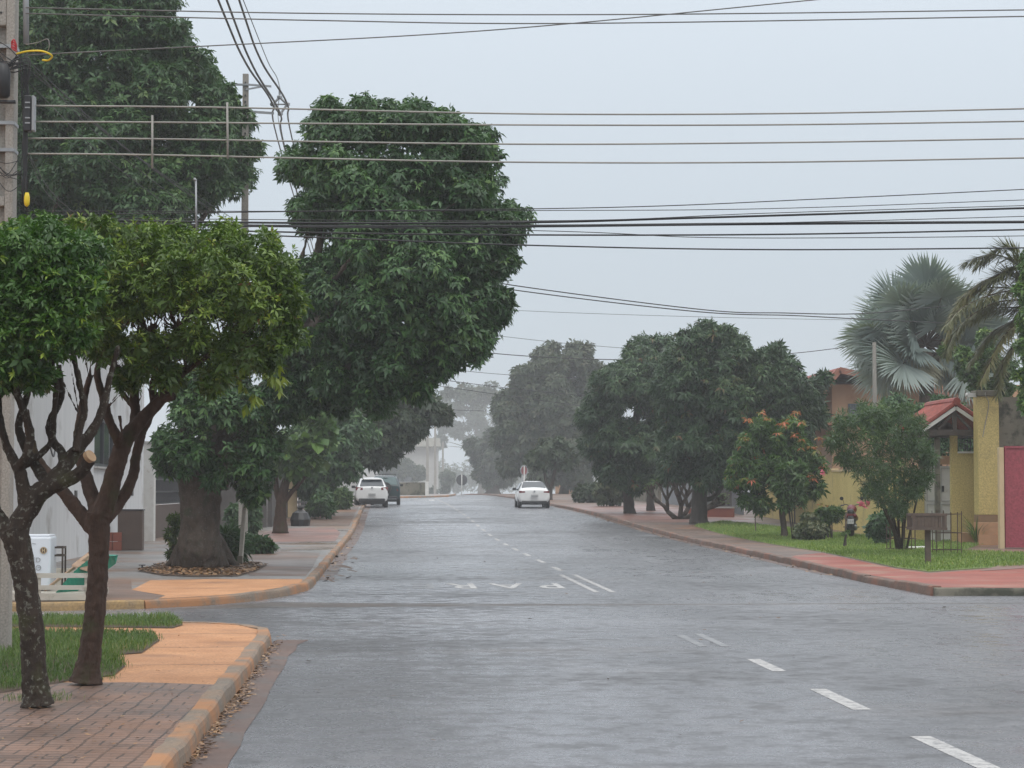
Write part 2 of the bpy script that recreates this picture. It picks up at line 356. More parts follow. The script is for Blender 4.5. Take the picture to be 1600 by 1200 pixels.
M['dark_metal'] = pm('dark_metal', (.035, .036, .04), (.055, .055, .06), 8, .45, bmp=.05)
M['rust'] = pm('rusty_rod', (.085, .045, .03), (.055, .034, .026), 20, .8)
M['galv'] = pm('galvanised_steel', (.36, .37, .38), (.27, .28, .29), 5, .45, metal=.5, bmp=.03)
M['cable'] = pm('grey_cable', (.15, .145, .14), (.11, .108, .105), 3, .6, bmp=0)
M['cable_lt'] = pm('pale_cable', (.34, .325, .29), (.26, .25, .23), 3, .6, bmp=0)
M['cable_dk'] = pm('black_cable', (.02, .02, .022), (.03, .03, .032), 3, .5, bmp=0)
M['black_pl'] = pm('black_plastic', (.018, .018, .02), (.028, .028, .03), 5, .4, bmp=.02)
M['grey_pl'] = pm('grey_plastic', (.30, .31, .32), (.25, .26, .27), 5, .5, bmp=.02)
M['yellow_pl'] = pm('yellow_plastic', (.75, .55, .02), (.65, .47, .02), 5, .45, bmp=0)
M['red_pl'] = pm('red_plastic', (.50, .03, .04), (.42, .025, .035), 5, .45, bmp=0)
M['green_pl'] = pm('green_plastic', (.02, .30, .20), (.015, .22, .15), 4, .45, bmp=.02)
M['tan_board'] = pm('tan_board', (.40, .27, .18), (.25, .155, .10), 2, .7)
M['brown_box'] = pm('brown_box', (.105, .070, .055), (.08, .055, .045), 3, .55, bmp=.03)
M['brick_red'] = pm('red_brick', (.27, .085, .055), (.22, .07, .05), 5, .8)
M['carwhite'] = pm('white_car_paint', (.78, .78, .77), (.75, .75, .74), 2, .25, bmp=0, spec=.6)
M['cargreen'] = pm('dark_green_car_paint', (.020, .042, .045), (.016, .035, .038), 2, .25, bmp=0, spec=.6)
M['glass'] = pm('tinted_glass', (.035, .045, .055), (.03, .04, .05), 2, .08, bmp=0, spec=.8)
M['glass_lt'] = pm('pale_tinted_glass', (.10, .16, .16), (.08, .13, .13), 2, .08, bmp=0, spec=.8)
M['tail'] = pm('red_lens', (.16, .012, .014), (.12, .01, .012), 4, .2, bmp=0)
M['plate'] = pm('plate_plastic', (.48, .48, .47), (.36, .36, .36), 60, .5, bmp=0)
M['tyre'] = pm('tyre_rubber', (.018, .018, .018), (.028, .028, .028), 12, .8)
M['rim'] = pm('alloy', (.32, .32, .33), (.25, .25, .26), 5, .35, metal=.7, bmp=0)
M['maroon'] = pm('maroon_paint', (.16, .012, .02), (.12, .01, .018), 4, .3, bmp=0)
M['orange_wall'] = pm('orange_rendered_wall', (.44, .275, .165), (.37, .225, .135), 1, .75, stain=(.34, .19, .11))
M['fascia'] = pm('terracotta_fascia', (.30, .12, .075), (.24, .10, .065), 4, .6)
M['fence_grey'] = pm('grey_board_fence', (.20, .215, .23), (.15, .16, .175), 3, .6, stretch=(6, 6, .3))
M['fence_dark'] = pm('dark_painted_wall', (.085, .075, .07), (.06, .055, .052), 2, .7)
M['pale_wall'] = pm('pale_rendered_wall', (.45, .44, .42), (.38, .37, .355), 1, .75)
M['sign_back'] = pm('dark_sign_back', (.06, .06, .065), (.08, .08, .085), 4, .5, bmp=0)
M['sign_rim'] = pm('dull_red_sign', (.30, .10, .10), (.24, .08, .08), 4, .5, bmp=0)

# ------------------------------------------------------------------ ground, road, pavements
def sheet(name, poly, dz, m, step=3.0, y_from=55, kind=True, parent=None):
    """flat polygon (X, Y) draped over the ground profile at dz"""
    b = bmesh.new(); vs = [b.verts.new((p[0], p[1], 0)) for p in poly]; b.faces.new(vs)
    y0, y1 = min(p[1] for p in poly), max(p[1] for p in poly); y = y_from
    while y < y1:
        if y > y0: bmesh.ops.bisect_plane(b, geom=b.verts[:] + b.edges[:] + b.faces[:], plane_co=(0, y, 0), plane_no=(0, 1, 0))
        y += step if y < 220 else 20
    for v in b.verts: v.co.z = zr(v.co.y) + dz
    bmesh.ops.recalc_face_normals(b, faces=b.faces)
    if sum(f.normal.z for f in b.faces) < 0: bmesh.ops.reverse_faces(b, faces=b.faces)
    me = bpy.data.meshes.new(name); b.to_mesh(me); b.free(); me.materials.append(m)
    o = bpy.data.objects.new(name, me); COL.objects.link(o)
    if kind: struct(o)
    if parent: o.parent = parent
    return o
def pxpoly(pts, dz=.12): return [tuple(gp(x, y, dz)[:2]) for x, y in pts]
def inside1(p, poly):
    r = False
    for i in range(len(poly)):
        (x0, y0), (x1, y1) = poly[i - 1], poly[i]
        if (y0 > p[1]) != (y1 > p[1]) and p[0] < (x1 - x0) * (p[1] - y0) / (y1 - y0) + x0: r = not r
    return r
def keep_on(pts, block, step):
    """push points that overhang a pavement edge back onto it"""
    out = []
    for p in pts:
        k = 0
        while not inside1((p[0] - step[0] * 4, p[1] - step[1] * 4), block) and k < 400: p = (p[0] + step[0], p[1] + step[1]); k += 1
        out.append(p)
    return out

sheet('ground', [(-340, -40), (340, -40), (340, 840), (-340, 840)], -.05, M['earth'])
NEAR_L = [(-1.3, -25), (-1.3, 24.6), (-1.36, 25.5), (-1.6, 26.3), (-2.1, 26.8), (-2.9, 27.0), (-40, 27.3)]
FAR_L = [(-40, 30.2), (-8, 31.2), (-5, 31.6), (-3.5, 32.2), (-2.7, 33.0), (-2.05, 34.2), (-1.6, 35.9), (-1.36, 37.6), (-1.3, 39.5), (-1.26, 60), (-1.1, 85), (-1.05, 120), (-1.0, 152), (-.3, 159), (1.5, 164), (3.6, 168), (5.2, 176), (6.4, 195), (7.6, 230), (8.2, 400)]
FAR_R = [(60, 35.0), (14, 35.0), (9.0, 35.3), (9.03, 40), (9.45, 51), (9.8, 62), (10.0, 76), (9.9, 95), (9.62, 120), (9.5, 160), (9.5, 400)]
sheet('road', [(-2.0, -25), (11, -25), (11, 26), (60, 26), (60, 37), (11, 37), (11, 420), (-2.0, 420), (-2.0, 39.8), (-40, 39.8), (-40, 26), (-2.0, 26)], 0, M['road'])
sheet('near_pavement', NEAR_L + [(-40, -25)], .12, M['ochre'])
sheet('far_pavement', FAR_L + [(-40, 400)], .12, M['grey_pave'])
sheet('right_pavement', FAR_R + [(60, 400)], .12, M['brown_pave'])

def kerb(name, line, m, h=.135, w=.15, seed=1, side=1):
    """kerb swept along a polyline; side=+1: the pavement lies to the left of the walking direction"""
    r = random.Random(seed); pts = []
    for (a, b) in zip(line[:-1], line[1:]):
        L = math.hypot(b[0] - a[0], b[1] - a[1]); n = max(1, int(L / (.35 if a[1] < 70 else 2.5)))
        pts += [(a[0] + (b[0] - a[0]) * k / n, a[1] + (b[1] - a[1]) * k / n) for k in range(n)]
    pts.append(line[-1]); mb = MB(); n = len(pts); V = []
    jo = 0; jz = 0
    for i, p in enumerate(pts):
        q0, q1 = pts[max(i - 1, 0)], pts[min(i + 1, n - 1)]
        d = Vector((q1[0] - q0[0], q1[1] - q0[1])).normalized(); nrm = Vector((-d.y, d.x)) * side
        if i % 3 == 0: jo = r.uniform(-.012, .012); jz = r.uniform(-.012, .008)
        j2 = r.uniform(-.006, .006); z = zr(p[1])
        for off, hz in ((-.06 + jo + j2, -.03), (-.048 + jo + j2, .075), (-.038 + jo + j2, h - .02 + jz), (-.015 + jo, h + jz), (w - .05 + jo * .5 + r.uniform(-.012, .012), h - .002 + jz), (w - .04, .06)):
            V.append((p[0] + nrm.x * off, p[1] + nrm.y * off, z + hz))
    fs = [(i * 6 + k, (i + 1) * 6 + k, (i + 1) * 6 + k + 1, i * 6 + k + 1) for i in range(n - 1) for k in range(5)]
    fs += [tuple(range(6)), tuple((n - 1) * 6 + k for k in range(5, -1, -1))]
    mb.add(V, fs); return struct(mb.build(name, m))
kerb('kerb', NEAR_L, M['kerb'], seed=2)
kerb('kerb', FAR_L[:4], M['kerb_y'], seed=3, side=1)
kerb('kerb', FAR_L[3:], M['kerb'], seed=4, side=1)
# the right-hand kerb: a stub at the corner, a dip, then the long kerb
kerb('kerb', [(9.0, 35.3), (9.02, 37.9)], M['kerb_r'], h=.16, w=.17, seed=5, side=-1)
kerb('kerb', [(9.02, 37.9), (9.03, 40.4)], M['kerb_r'], h=.124, w=.12, seed=6, side=-1)
kerb('kerb', [(9.03, 40.4), (9.45, 51)] + FAR_R[5:], M['kerb_r'], h=.15, seed=7, side=-1)
kerb('kerb', [(9.0, 35.3), (14, 35.0), (30, 35.0)], M['dirty_conc'], h=.13, w=.1, seed=8, side=1)

def strip(name, line, o0, o1, dz, m, seed=0):
    r = random.Random(seed); P = []
    for (a, b) in zip(line[:-1], line[1:]):
        n = max(1, int(math.hypot(b[0] - a[0], b[1] - a[1]) / .8)); P += [(a[0] + (b[0] - a[0]) * k / n, a[1] + (b[1] - a[1]) * k / n) for k in range(n)]
    P.append(line[-1]); lo, hi = [], []
    for p in P: lo.append((p[0] + o0, p[1])); hi.append((p[0] + o1 + r.uniform(-.03, .03), p[1]))
    return sheet(name, lo + hi[::-1], dz, m)
strip('gutter', [(-1.25, -5), (-1.25, 24.6), (-1.15, 25.4)], -.05, .29, .004, M['gutter'], 1)
strip('gutter', [(-1.3, 42), (-1.26, 60), (-1.1, 85), (-1.05, 120), (-1.05, 150)], -.05, .34, .004, M['gutter'], 2)
strip('gutter', [(9.2, 44), (9.45, 51), (9.8, 62), (10.0, 76), (9.9, 95), (9.62, 120)], -.30, .05, .004, M['gutter'], 3)

# near pavement: clay pavers, ochre slab (the pavement itself), two lawns
sheet('paved_footway', [(-1.37, -20), (-1.37, 18.3), (-2.0, 18.55), (-3.1, 18.6), (-3.4, 17.4), (-12, 16.2), (-12, -20)], .1245, M['paver'])
LAWN1 = pxpoly([(-200, 985), (60, 988), (235, 990), (250, 1001), (222, 1021), (182, 1024), (196, 1042), (178, 1056), (110, 1064), (70, 1072), (0, 1084), (-200, 1100)])
LAWN2 = pxpoly([(-200, 965), (60, 966), (268, 966), (286, 977), (270, 982), (60, 980), (-200, 980)])
sheet('lawn', LAWN1, .128, M['litter_soil']); sheet('lawn', LAWN2, .128, M['litter_soil'])
# far-left pavement patches
FB = FAR_L + [(-40, 400)]
sheet('ochre_patch', keep_on(pxpoly([(206, 922), (235, 907), (330, 905), (473, 905), (478, 909), (474, 913), (460, 919), (430, 926), (400, 931), (365, 935), (330, 937), (300, 938), (272, 938), (258, 931)]), FB, (-.02, .03)), .1245, M['ochre'])
sheet('brown_patch', keep_on(pxpoly([(0, 946), (60, 925), (165, 905), (205, 906), (206, 921), (256, 932), (270, 939), (200, 944), (80, 948)]), FB, (-.02, .03)), .1243, M['brown_pave'])
sheet('brown_patch', pxpoly([(380, 868), (440, 862), (500, 864), (488, 888), (478, 900), (390, 900), (380, 890), (400, 880)]), .1244, M['brown_pave'])
sheet('red_patch', pxpoly([(400, 836), (440, 826), (520, 824), (532, 832), (524, 846), (400, 848)]), .1246, M['pink_pave'])
sheet('soil_patch', [(-5.5, 84), (-1.3, 84), (-1.25, 135), (-5.5, 135)], .1246, M['brown_pave'])
BED = pxpoly([(216, 893), (245, 884), (275, 878), (330, 876), (385, 878), (418, 884), (398, 894), (372, 901), (310, 902), (255, 900)])
sheet('soil_bed', BED, .13, M['litter_soil'])
# right-hand pavement patches
LAWN3 = pxpoly([(1085, 822), (1130, 815), (1200, 822), (1330, 836), (1480, 846), (1532, 851), (1500, 862), (1610, 866), (1625, 884), (1540, 888), (1452, 894), (1400, 887), (1330, 872), (1280, 862), (1215, 852), (1150, 840)])
sheet('lawn', LAWN3, .1285, M['turf'])
sheet('red_footway', pxpoly([(1243, 868), (1285, 864), (1330, 874), (1400, 889), (1452, 896), (1540, 890), (1640, 883)]) + [(17, 35.15), (9.14, 35.42), (9.16, 40), (9.57, 51)], .1246, M['red_pave'])
sheet('pale_patch', pxpoly([(1560, 884.6), (1625, 878), (1625, 887), (1530, 893)]), .1315, M['pink_pave'])
sheet('pale_path', pxpoly([(1504, 864), (1530, 858), (1640, 860), (1640, 868), (1560, 869)]), .1315, M['pink_pave'])
sheet('red_footway', [(9.9, 88), (15.5, 88), (15.0, 120), (9.75, 120)], .1246, M['pink_pave'])

sheet('valley_gutter', [(-3.2, 31.9), (-1.5, 32.3), (1.5, 32.6), (4.5, 32.75), (7.5, 32.85), (10, 32.8), (10, 33.0), (7.5, 33.05), (4.5, 33.0), (1.5, 33.2), (-.6, 33.6), (-1.7, 33.9), (-2.5, 32.75)], .0012, M['seam'])
mb = MB()
for k_, yj in enumerate((20.4, 22.6, 24.7)): mb.add([(-1.40, yj + .05 * k_, .1222), (-3.3, yj, .1222), (-3.3, yj + .018, .1222), (-1.40, yj + .018 + .05 * k_, .1222)], [(0, 1, 2, 3)])
struct(mb.build('pavement_joint', M['seam']))
# painted markings
def marks(name, quads, m, dz=.0025):
    mb = MB()
    for x0, x1, y0, y1 in quads: mb.add([gy(x0, y0, dz), gy(x1, y0, dz), gy(x1, y1, dz), gy(x0, y1, dz)], [(0, 1, 2, 3)])
    return struct(mb.build(name, m))
dash = [(3.72, 3.87, 13.5, 15.3), (3.72, 3.87, 17.15, 18.95), (3.73, 3.87, 20.8, 22.3), (3.74, 3.86, 9.6, 11.3)]
y = 46.5
while y < 120: dash.append((3.74, 3.86, y, y + 2.3)); y += 5.0
for k in range(24): dash.append((3.75, 3.85, 120 + 2 * k, 121.9 + 2 * k))
marks('centre_line', dash, M['paint'])
ln = [(3.56, 3.66, 36.8, 44.3), (3.84, 3.94, 36.8, 44.3)]
marks('centre_line', ln, M['paint'], .0028)
marks('old_marking', [(3.5, 3.60, 24.1, 26.0), (3.75, 3.85, 24.1, 26.2), (-.9, 3.4, 36.3, 36.5)], M['faint'])
marks('stop_line', [(-.4, .55, 149, 150.2), (1.0, 1.8, 149, 150.2), (2.1, 3.0, 149, 150.2), (3.1, 3.5, 147, 151), (4.5, 7.5, 151, 151.8)], M['white_paint'], .007)
def text_mesh(name, txt, m, size=1, extrude=0, offset=0):
    """lettering as a mesh object with its outline centred on x"""
    c = bpy.data.curves.new(name, 'FONT'); c.body = txt; c.size = size; c.extrude = extrude; c.offset = offset; c.align_x = 'CENTER'
    o = bpy.data.objects.new(name, c); COL.objects.link(o); bpy.context.view_layer.update()
    me = bpy.data.meshes.new_from_object(o.evaluated_get(bpy.context.evaluated_depsgraph_get())); me.name = name
    bpy.data.objects.remove(o); bpy.data.curves.remove(c); me.materials.clear(); me.materials.append(m)
    o = bpy.data.objects.new(name, me); COL.objects.link(o); return o
M['letter_paint'] = pm('faded_lettering_paint', (.56, .55, .54), (.36, .355, .35), 3, .7, fine=40, spec=.25)
for ch, px, m_ in (('P', 862, 'letter_paint'), ('A', 794, 'letter_paint'), ('R', 724, 'letter_paint'), ('E', 662, 'faint')):
    o = struct(text_mesh('road_lettering', ch, M[m_], offset=.012)); o.rotation_euler = (0, 0, math.pi)
    o.location = ((px - 599) / 3400 * 39.2, 40.3, .003); o.scale = (.92, 2.9, 1)

# ------------------------------------------------------------------ leaves, trunks, trees
def inside_poly(P, poly):
    x, y = P[:, 0], P[:, 1]; r = np.zeros(len(P), bool); n = len(poly)
    for i in range(n):
        x0, y0 = poly[i][:2]; x1, y1 = poly[(i + 1) % n][:2]
        c = ((y0 > y) != (y1 > y)) & (x < (x1 - x0) * (y - y0) / (y1 - y0 + 1e-12) + x0); r ^= c
    return r
def quad_obj(name, V, tint, m, parent=None, smooth=False):
    """V: (n, 4, 3) quads -> one mesh with a per-face tint attribute"""
    n = len(V); off = np.array(parent['_org']) if parent is not None else np.zeros(3)
    co = (V.reshape(-1, 3) - off).astype(np.float32)
    me = bpy.data.meshes.new(name); me.vertices.add(n * 4); me.loops.add(n * 4); me.polygons.add(n)
    me.vertices.foreach_set('co', co.ravel()); me.loops.foreach_set('vertex_index', np.arange(n * 4, dtype=np.int32))
    me.polygons.foreach_set('loop_start', np.arange(0, n * 4, 4, dtype=np.int32))
    me.update(calc_edges=True); a = me.attributes.new('tint', 'FLOAT', 'FACE'); a.data.foreach_set('value', np.clip(tint, 0, 1).astype(np.float32))
    me.materials.append(m); o = bpy.data.objects.new(name, me); COL.objects.link(o)
    if parent is not None: o.parent = parent
    return o
def unit(a): return a / (np.linalg.norm(a, axis=-1, keepdims=True) + 1e-9)
def leaf_quads(C, D, n_per, L, wr, rng, droop=.35, spread=(45, 100), lvar=.3, tint=None, fold=.12):
    """whorls of pointed leaves: C centres, D directions (n,3)"""
    n = len(C); a = unit(D)[:, None, :]
    r = rng.normal(size=(n, 1, 3)); u = unit(np.cross(a, r)); w = np.cross(a, u)
    az = rng.uniform(0, 2 * np.pi, (n, 1)) + np.arange(n_per)[None, :] * (2 * np.pi / n_per) + rng.normal(0, .25, (n, n_per))
    th = np.radians(rng.uniform(spread[0], spread[1], (n, n_per)))
    d = a * np.cos(th)[..., None] + (u * np.cos(az)[..., None] + w * np.sin(az)[..., None]) * np.sin(th)[..., None]
    d[..., 2] -= droop * rng.uniform(.5, 1.3, (n, n_per)); d = unit(d)
    ll = (L * rng.uniform(1 - lvar, 1 + lvar, (n, n_per)) * rng.choice([.7, .85, 1.0, 1.2], (n, 1)))[..., None]
    s = unit(np.cross(d, a + rng.normal(0, .25, d.shape))); nn = np.cross(s, d)
    base = C[:, None, :] + d * ll * .08
    mid = base + d * ll * .45 - nn * ll * fold * .3; tip = base + d * ll + np.array([0, 0, -1.0]) * ll * .10
    hw = s * ll * wr * .5
    V = np.stack([base, mid - hw + nn * ll * fold, tip, mid + hw + nn * ll * fold], 2).reshape(-1, 4, 3)
    t = rng.uniform(0, 1, (n, 1)) * .55 + rng.uniform(0, .45, (n, n_per)) if tint is None else tint[:, None] + rng.uniform(-.1, .1, (n, n_per))
    return V, t.reshape(-1)
def round_quads(C, D, n_per, L, rng):
    """large rounded leaves, two quads each"""
    V, T = [], []
    for c, d0 in zip(C, D):
        az0 = rng.uniform(0, 6.28); tt = rng.uniform(.1, .95)
        for k in range(n_per):
            az = az0 + k * 6.28 / n_per + rng.normal(0, .3); e = rng.uniform(-.35, .75); d = unit(np.array([math.cos(az), math.sin(az), e]) + d0 * .4)
            s = unit(np.cross(d, [0, 0, 1.0]) + rng.normal(0, .35, 3)); nn = np.cross(s, d); l = L * rng.uniform(.6, 1.15); o = c + d * l * .25
            tip = o + d * l - np.array([0, 0, .16 * l]); q = tt + rng.uniform(-.12, .12)
            for g in (-1, 1): V.append([o, o + d * l * .30 + s * g * l * .34 + nn * l * .10, o + d * l * .78 + s * g * l * .32 + nn * l * .06, tip]); T.append(q)
    return np.array(V), np.array(T)
def hole_noise(P, f, seed):
    r = np.random.default_rng(seed); v = np.zeros(len(P))
    for k in range(5):
        w = r.normal(size=3) * f * (1 + .5 * k); v += np.sin(P @ w + r.uniform(0, 6.3)) / (1 + .35 * k)
    return v / 2.6
def px_blobs(lst, Y, depth, rng, copies=3, rs=1.0, sub=9):
    """crown lobes listed where the photo shows them, each given lobes in front of and behind it so that the crown is as deep as wide"""
    out = []; k = Y / F
    cx = np.mean([b[0] for b in lst]); cy = np.mean([b[1] for b in lst])
    ex = max(max(abs(b[0] - cx) for b in lst), 1); ey = max(max(abs(b[1] - cy) for b in lst), 1)
    for b in lst:
        r = b[2] * k * rs
        q = min(((b[0] - cx) / ex) ** 2 * .8 + ((b[1] - cy) / ey) ** 2 * .5, .95); dd = depth * math.sqrt(1 - q)
        offs = [0] if copies == 1 else ([-.75, .75] if copies == 2 else [-.85, 0, .85])
        for o in offs:
            p = at(b[0], b[1], Y + o * dd + rng.uniform(-.12, .12) * dd)
            rr = r * rng.uniform(.88, 1.08) * (1 if o == 0 else .95)
            if not sub: out.append((p.x, p.y, p.z, rr)); continue
            out.append((p.x, p.y, p.z, rr * .60))              # a core and clumps budding from it
            for d in unit(rng.normal(size=(sub, 3))):
                q = rng.uniform(.52, .80); out.append((p.x + d[0] * rr * q, p.y + d[1] * rr * q, p.z + d[2] * rr * q, rr * rng.uniform(.28, .46)))
    return np.array(out)
def crown_quads(B, L, wr, n_per, rng, dens=1.0, droop=.35, holes=.35, hole_f=1.2, seed=1, inner=.35, spread=(45, 100), flat=.85, lvar=.3, topbias=0.0):
    """leaf whorls over the lobes B (x, y, z, r)"""
    Cs, Ds = [], []
    for (x, y, z, r) in B:
        n = max(int(dens * 4 * math.pi * r * r / (L * L)), 4)
        d = unit(rng.normal(size=(n, 3)));
        rr = r * (1 - np.abs(rng.normal(0, .16, n)) + rng.uniform(-.05, .12, n) + (rng.uniform(size=n) < .06) * rng.uniform(.1, .45, n))
        p = np.stack([x + d[:, 0] * rr, y + d[:, 1] * rr, z + d[:, 2] * rr * flat], 1)
        Cs.append(p); Ds.append(d)
    P = np.concatenate(Cs); Dn = np.concatenate(Ds)
    keep = np.ones(len(P), bool)
    for i, (x, y, z, r) in enumerate(B):                       # drop what lies deep inside another lobe
        q = ((P[:, 0] - x) ** 2 + (P[:, 1] - y) ** 2 + ((P[:, 2] - z) / flat) ** 2) / (r * r)
        keep &= ~((q < .52) & (rng.uniform(size=len(P)) < .93))
    keep &= ~(hole_noise(P, hole_f, seed) < -holes) | (rng.uniform(size=len(P)) < .15)
    P, Dn = P[keep], Dn[keep]
    D2 = Dn * .75 + np.array([0, 0, .55]) + rng.normal(0, .25, Dn.shape)
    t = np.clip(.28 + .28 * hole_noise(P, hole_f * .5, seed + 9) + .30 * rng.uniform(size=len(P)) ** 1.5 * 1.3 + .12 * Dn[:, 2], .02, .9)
    t = np.where(rng.uniform(size=len(P)) < .035, .93, t)
    V, T = leaf_quads(P, D2, n_per, L, wr, rng, droop, spread, lvar, t)
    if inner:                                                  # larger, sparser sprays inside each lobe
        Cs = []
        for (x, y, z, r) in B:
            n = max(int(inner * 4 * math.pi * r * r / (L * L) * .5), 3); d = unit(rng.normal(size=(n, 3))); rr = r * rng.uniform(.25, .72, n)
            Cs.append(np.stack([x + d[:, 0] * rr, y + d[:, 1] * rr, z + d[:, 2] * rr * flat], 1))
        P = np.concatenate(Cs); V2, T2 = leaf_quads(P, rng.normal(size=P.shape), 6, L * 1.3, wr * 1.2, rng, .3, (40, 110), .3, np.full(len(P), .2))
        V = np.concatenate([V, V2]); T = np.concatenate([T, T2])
    return V, T
def limb_px(mb, pts, Y, rng, wob=.06, seg=10, yoff=None, n=5):
    """limb through photo points (px, py, width px[, depth offset m])"""
    P = [at(p[0], p[1], Y + (p[3] if len(p) > 3 else 0)) for p in pts]; R = [p[2] * .5 * Y / F for p in pts]
    mb.tube(smooth_path(P, n), lerp_list(R, n), seg, True, wob, rng)
def limb(mb, pts, R, rng, wob=.07, seg=8, n=4): mb.tube(smooth_path(pts, n), lerp_list(R, n), seg, True, wob, rng)
def branchwork(mb, root, B, r0, rng, k=12):
    """limbs from a fork towards a sample of the lobes"""
    root = Vector(root)
    for i in rng.choice(len(B), min(k, len(B)), replace=False):
        e = Vector(B[i][:3]); m1 = root.lerp(e, .45) + Vector((rng.normal(0, .12), rng.normal(0, .12), .1)) * (e - root).length * .6
        limb(mb, [root, m1, e], [r0, r0 * .55, r0 * .18], random.Random(int(i)), seg=6)

def make_tree(name, label, base, trunk_fn, B, Lm, bark, group, L=.2, wr=.42, n_per=8, dens=1.0, seed=1, remesh=0, cat='tree', extra=None, **kw):
    rng = np.random.default_rng(seed)
    t = thing(name, label, cat, base, group)
    mb = MB(); trunk_fn(mb, random.Random(seed))
    o = mb.build('trunk', M[bark], t, smooth=True, fix=False)
    if remesh:
        mo = o.modifiers.new('remesh', 'REMESH'); mo.mode = 'VOXEL'; mo.voxel_size = remesh; mo.use_smooth_shade = True
        sm = o.modifiers.new('smooth', 'SMOOTH'); sm.iterations = 2; sm.factor = .5
        tx = bpy.data.textures.new('bark_relief', 'CLOUDS'); tx.noise_scale = remesh * 7; tx.noise_depth = 3
        dm = o.modifiers.new('relief', 'DISPLACE'); dm.texture = tx; dm.strength = remesh * 2.2; dm.mid_level = .5; dm.texture_coords = 'LOCAL'
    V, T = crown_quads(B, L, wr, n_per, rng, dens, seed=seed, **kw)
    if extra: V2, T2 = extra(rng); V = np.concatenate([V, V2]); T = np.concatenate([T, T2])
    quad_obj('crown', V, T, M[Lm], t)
    return t

# ------------------------------------------------------------------ the two pruned trees by the near kerb
R_ = np.random.default_rng
def twigs(mb, B, starts, rng, n, r=.008):
    for k in range(n):
        b = B[rng.randint(0, len(B) - 1)]; e = Vector(b[:3]) + Vector((rng.uniform(-.6, .6), rng.uniform(-.6, .6), rng.uniform(-.5, .3))) * b[3]
        s = Vector(min(starts, key=lambda q: (Vector(q) - e).length + rng.uniform(0, .5)))
        m1 = s.lerp(e, .5) + Vector((rng.uniform(-.1, .1), rng.uniform(-.1, .1), rng.uniform(0, .12)))
        mb.tube(smooth_path([s, m1, e], 3), lerp_list([r * 1.6, r, r * .5], 3), 5)
YA, YB = 16.5, 18.35
BA = px_blobs([(5, 395, 62), (55, 385, 55), (95, 410, 52), (15, 470, 70), (75, 465, 60), (25, 535, 55), (-60, 440, 85), (-50, 540, 70), (70, 530, 45), (100, 480, 38), (10, 585, 34), (-60, 600, 50), (125, 400, 40), (130, 450, 42), (110, 520, 40), (60, 590, 26)], YA, .75, R_(3))
def trunkA(mb, r):
    Y = YA
    limb_px(mb, [(59, 1103, 56), (57, 1085, 44), (53, 1040, 38), (50, 990, 38), (42, 930, 37), (36, 890, 37), (27, 848, 42), (20, 826, 44)], Y, r, .05, 12)
    limb_px(mb, [(24, 845, 30), (6, 822, 26, .05), (-8, 800, 24, .1), (-25, 765, 22, .15), (-45, 700, 18, .2), (-60, 640, 12, .2)], Y, r)
    limb_px(mb, [(22, 850, 36), (32, 815, 34), (48, 790, 33), (62, 770, 32), (78, 757, 28), (100, 730, 24, .05), (118, 706, 20, .1), (142, 676, 16, .1), (160, 640, 14, .15), (172, 590, 10, .2), (185, 540, 7, .2)], Y, r, .05, 12)
    limb_px(mb, [(72, 764, 26), (92, 756, 24, -.05), (112, 747, 22, -.1), (130, 733, 20, -.15), (141, 716, 18, -.2)], Y, r)
    limb_px(mb, [(40, 808, 26), (38, 775, 22), (33, 745, 20), (27, 728, 18), (14, 705, 14, .1), (4, 675, 12, .1), (-2, 630, 10, .15), (2, 570, 7, .15)], Y, r)
    limb_px(mb, [(28, 735, 16), (40, 712, 14, -.1), (48, 680, 13, -.1), (40, 650, 12, -.1), (26, 610, 11, -.1), (30, 560, 8, -.1), (40, 520, 6, -.1)], Y, r)
    limb_px(mb, [(76, 757, 20), (62, 738, 18, .15), (50, 718, 16, .2), (35, 690, 14, .25), (30, 660, 13, .3), (45, 610, 10, .3), (60, 560, 8, .3)], Y, r)
    limb_px(mb, [(34, 730, 13, .1), (60, 712, 11, .1), (80, 690, 10, .1), (84, 650, 10, .1), (88, 600, 9, .1), (80, 555, 7, .1), (90, 500, 5, .1)], Y, r)
    limb_px(mb, [(100, 728, 16), (96, 706, 14, .15), (84, 690, 13, .2), (78, 660, 12, .2), (96, 620, 10, .2), (92, 570, 8, .2)], Y, r)
    limb_px(mb, [(118, 706, 14), (124, 672, 12, .05), (132, 640, 11, .05), (122, 590, 10, .05), (114, 545, 9, 0), (116, 490, 7, 0), (122, 450, 4, 0)], Y, r)
    twigs(mb, BA, [at(2, 580, Y), at(40, 560, Y), at(60, 570, Y + .3), at(85, 560, Y + .1), at(116, 520, Y), at(-45, 640, Y + .2), at(124, 650, Y), at(90, 640, Y + .1), at(45, 660, Y + .2), at(8, 660, Y), at(150, 655, Y + .15)], r, 95, .006)
tA = make_tree('pruned_tree', 'lichen spotted tree with a pale sawn stub, fresh green flat crown at the near kerb', gp(59, 1100), trunkA, BA, 'lf_near', 'bark_lichen', 'clipped street trees on the near corner',
               L=.056, wr=.34, n_per=6, dens=.60, seed=11, remesh=.009, holes=.30, hole_f=5, inner=.12, droop=.25, spread=(30, 100))
mb = MB(); c = at(142.5, 712, YA - .23); n_ = Vector((.62, -.45, .35)).normalized(); u = n_.orthogonal().normalized(); w_ = n_.cross(u)
ring = [c + (u * math.cos(a * math.pi / 8) * .043 + w_ * math.sin(a * math.pi / 8) * .05) for a in range(16)]
mb.add(ring + [p - n_ * .035 for p in ring], [tuple(range(16)), tuple(range(31, 15, -1))] + [(i, (i + 1) % 16, 16 + (i + 1) % 16, 16 + i) for i in range(16)])
mb.build('sawn_stub', M['cut'], tA)

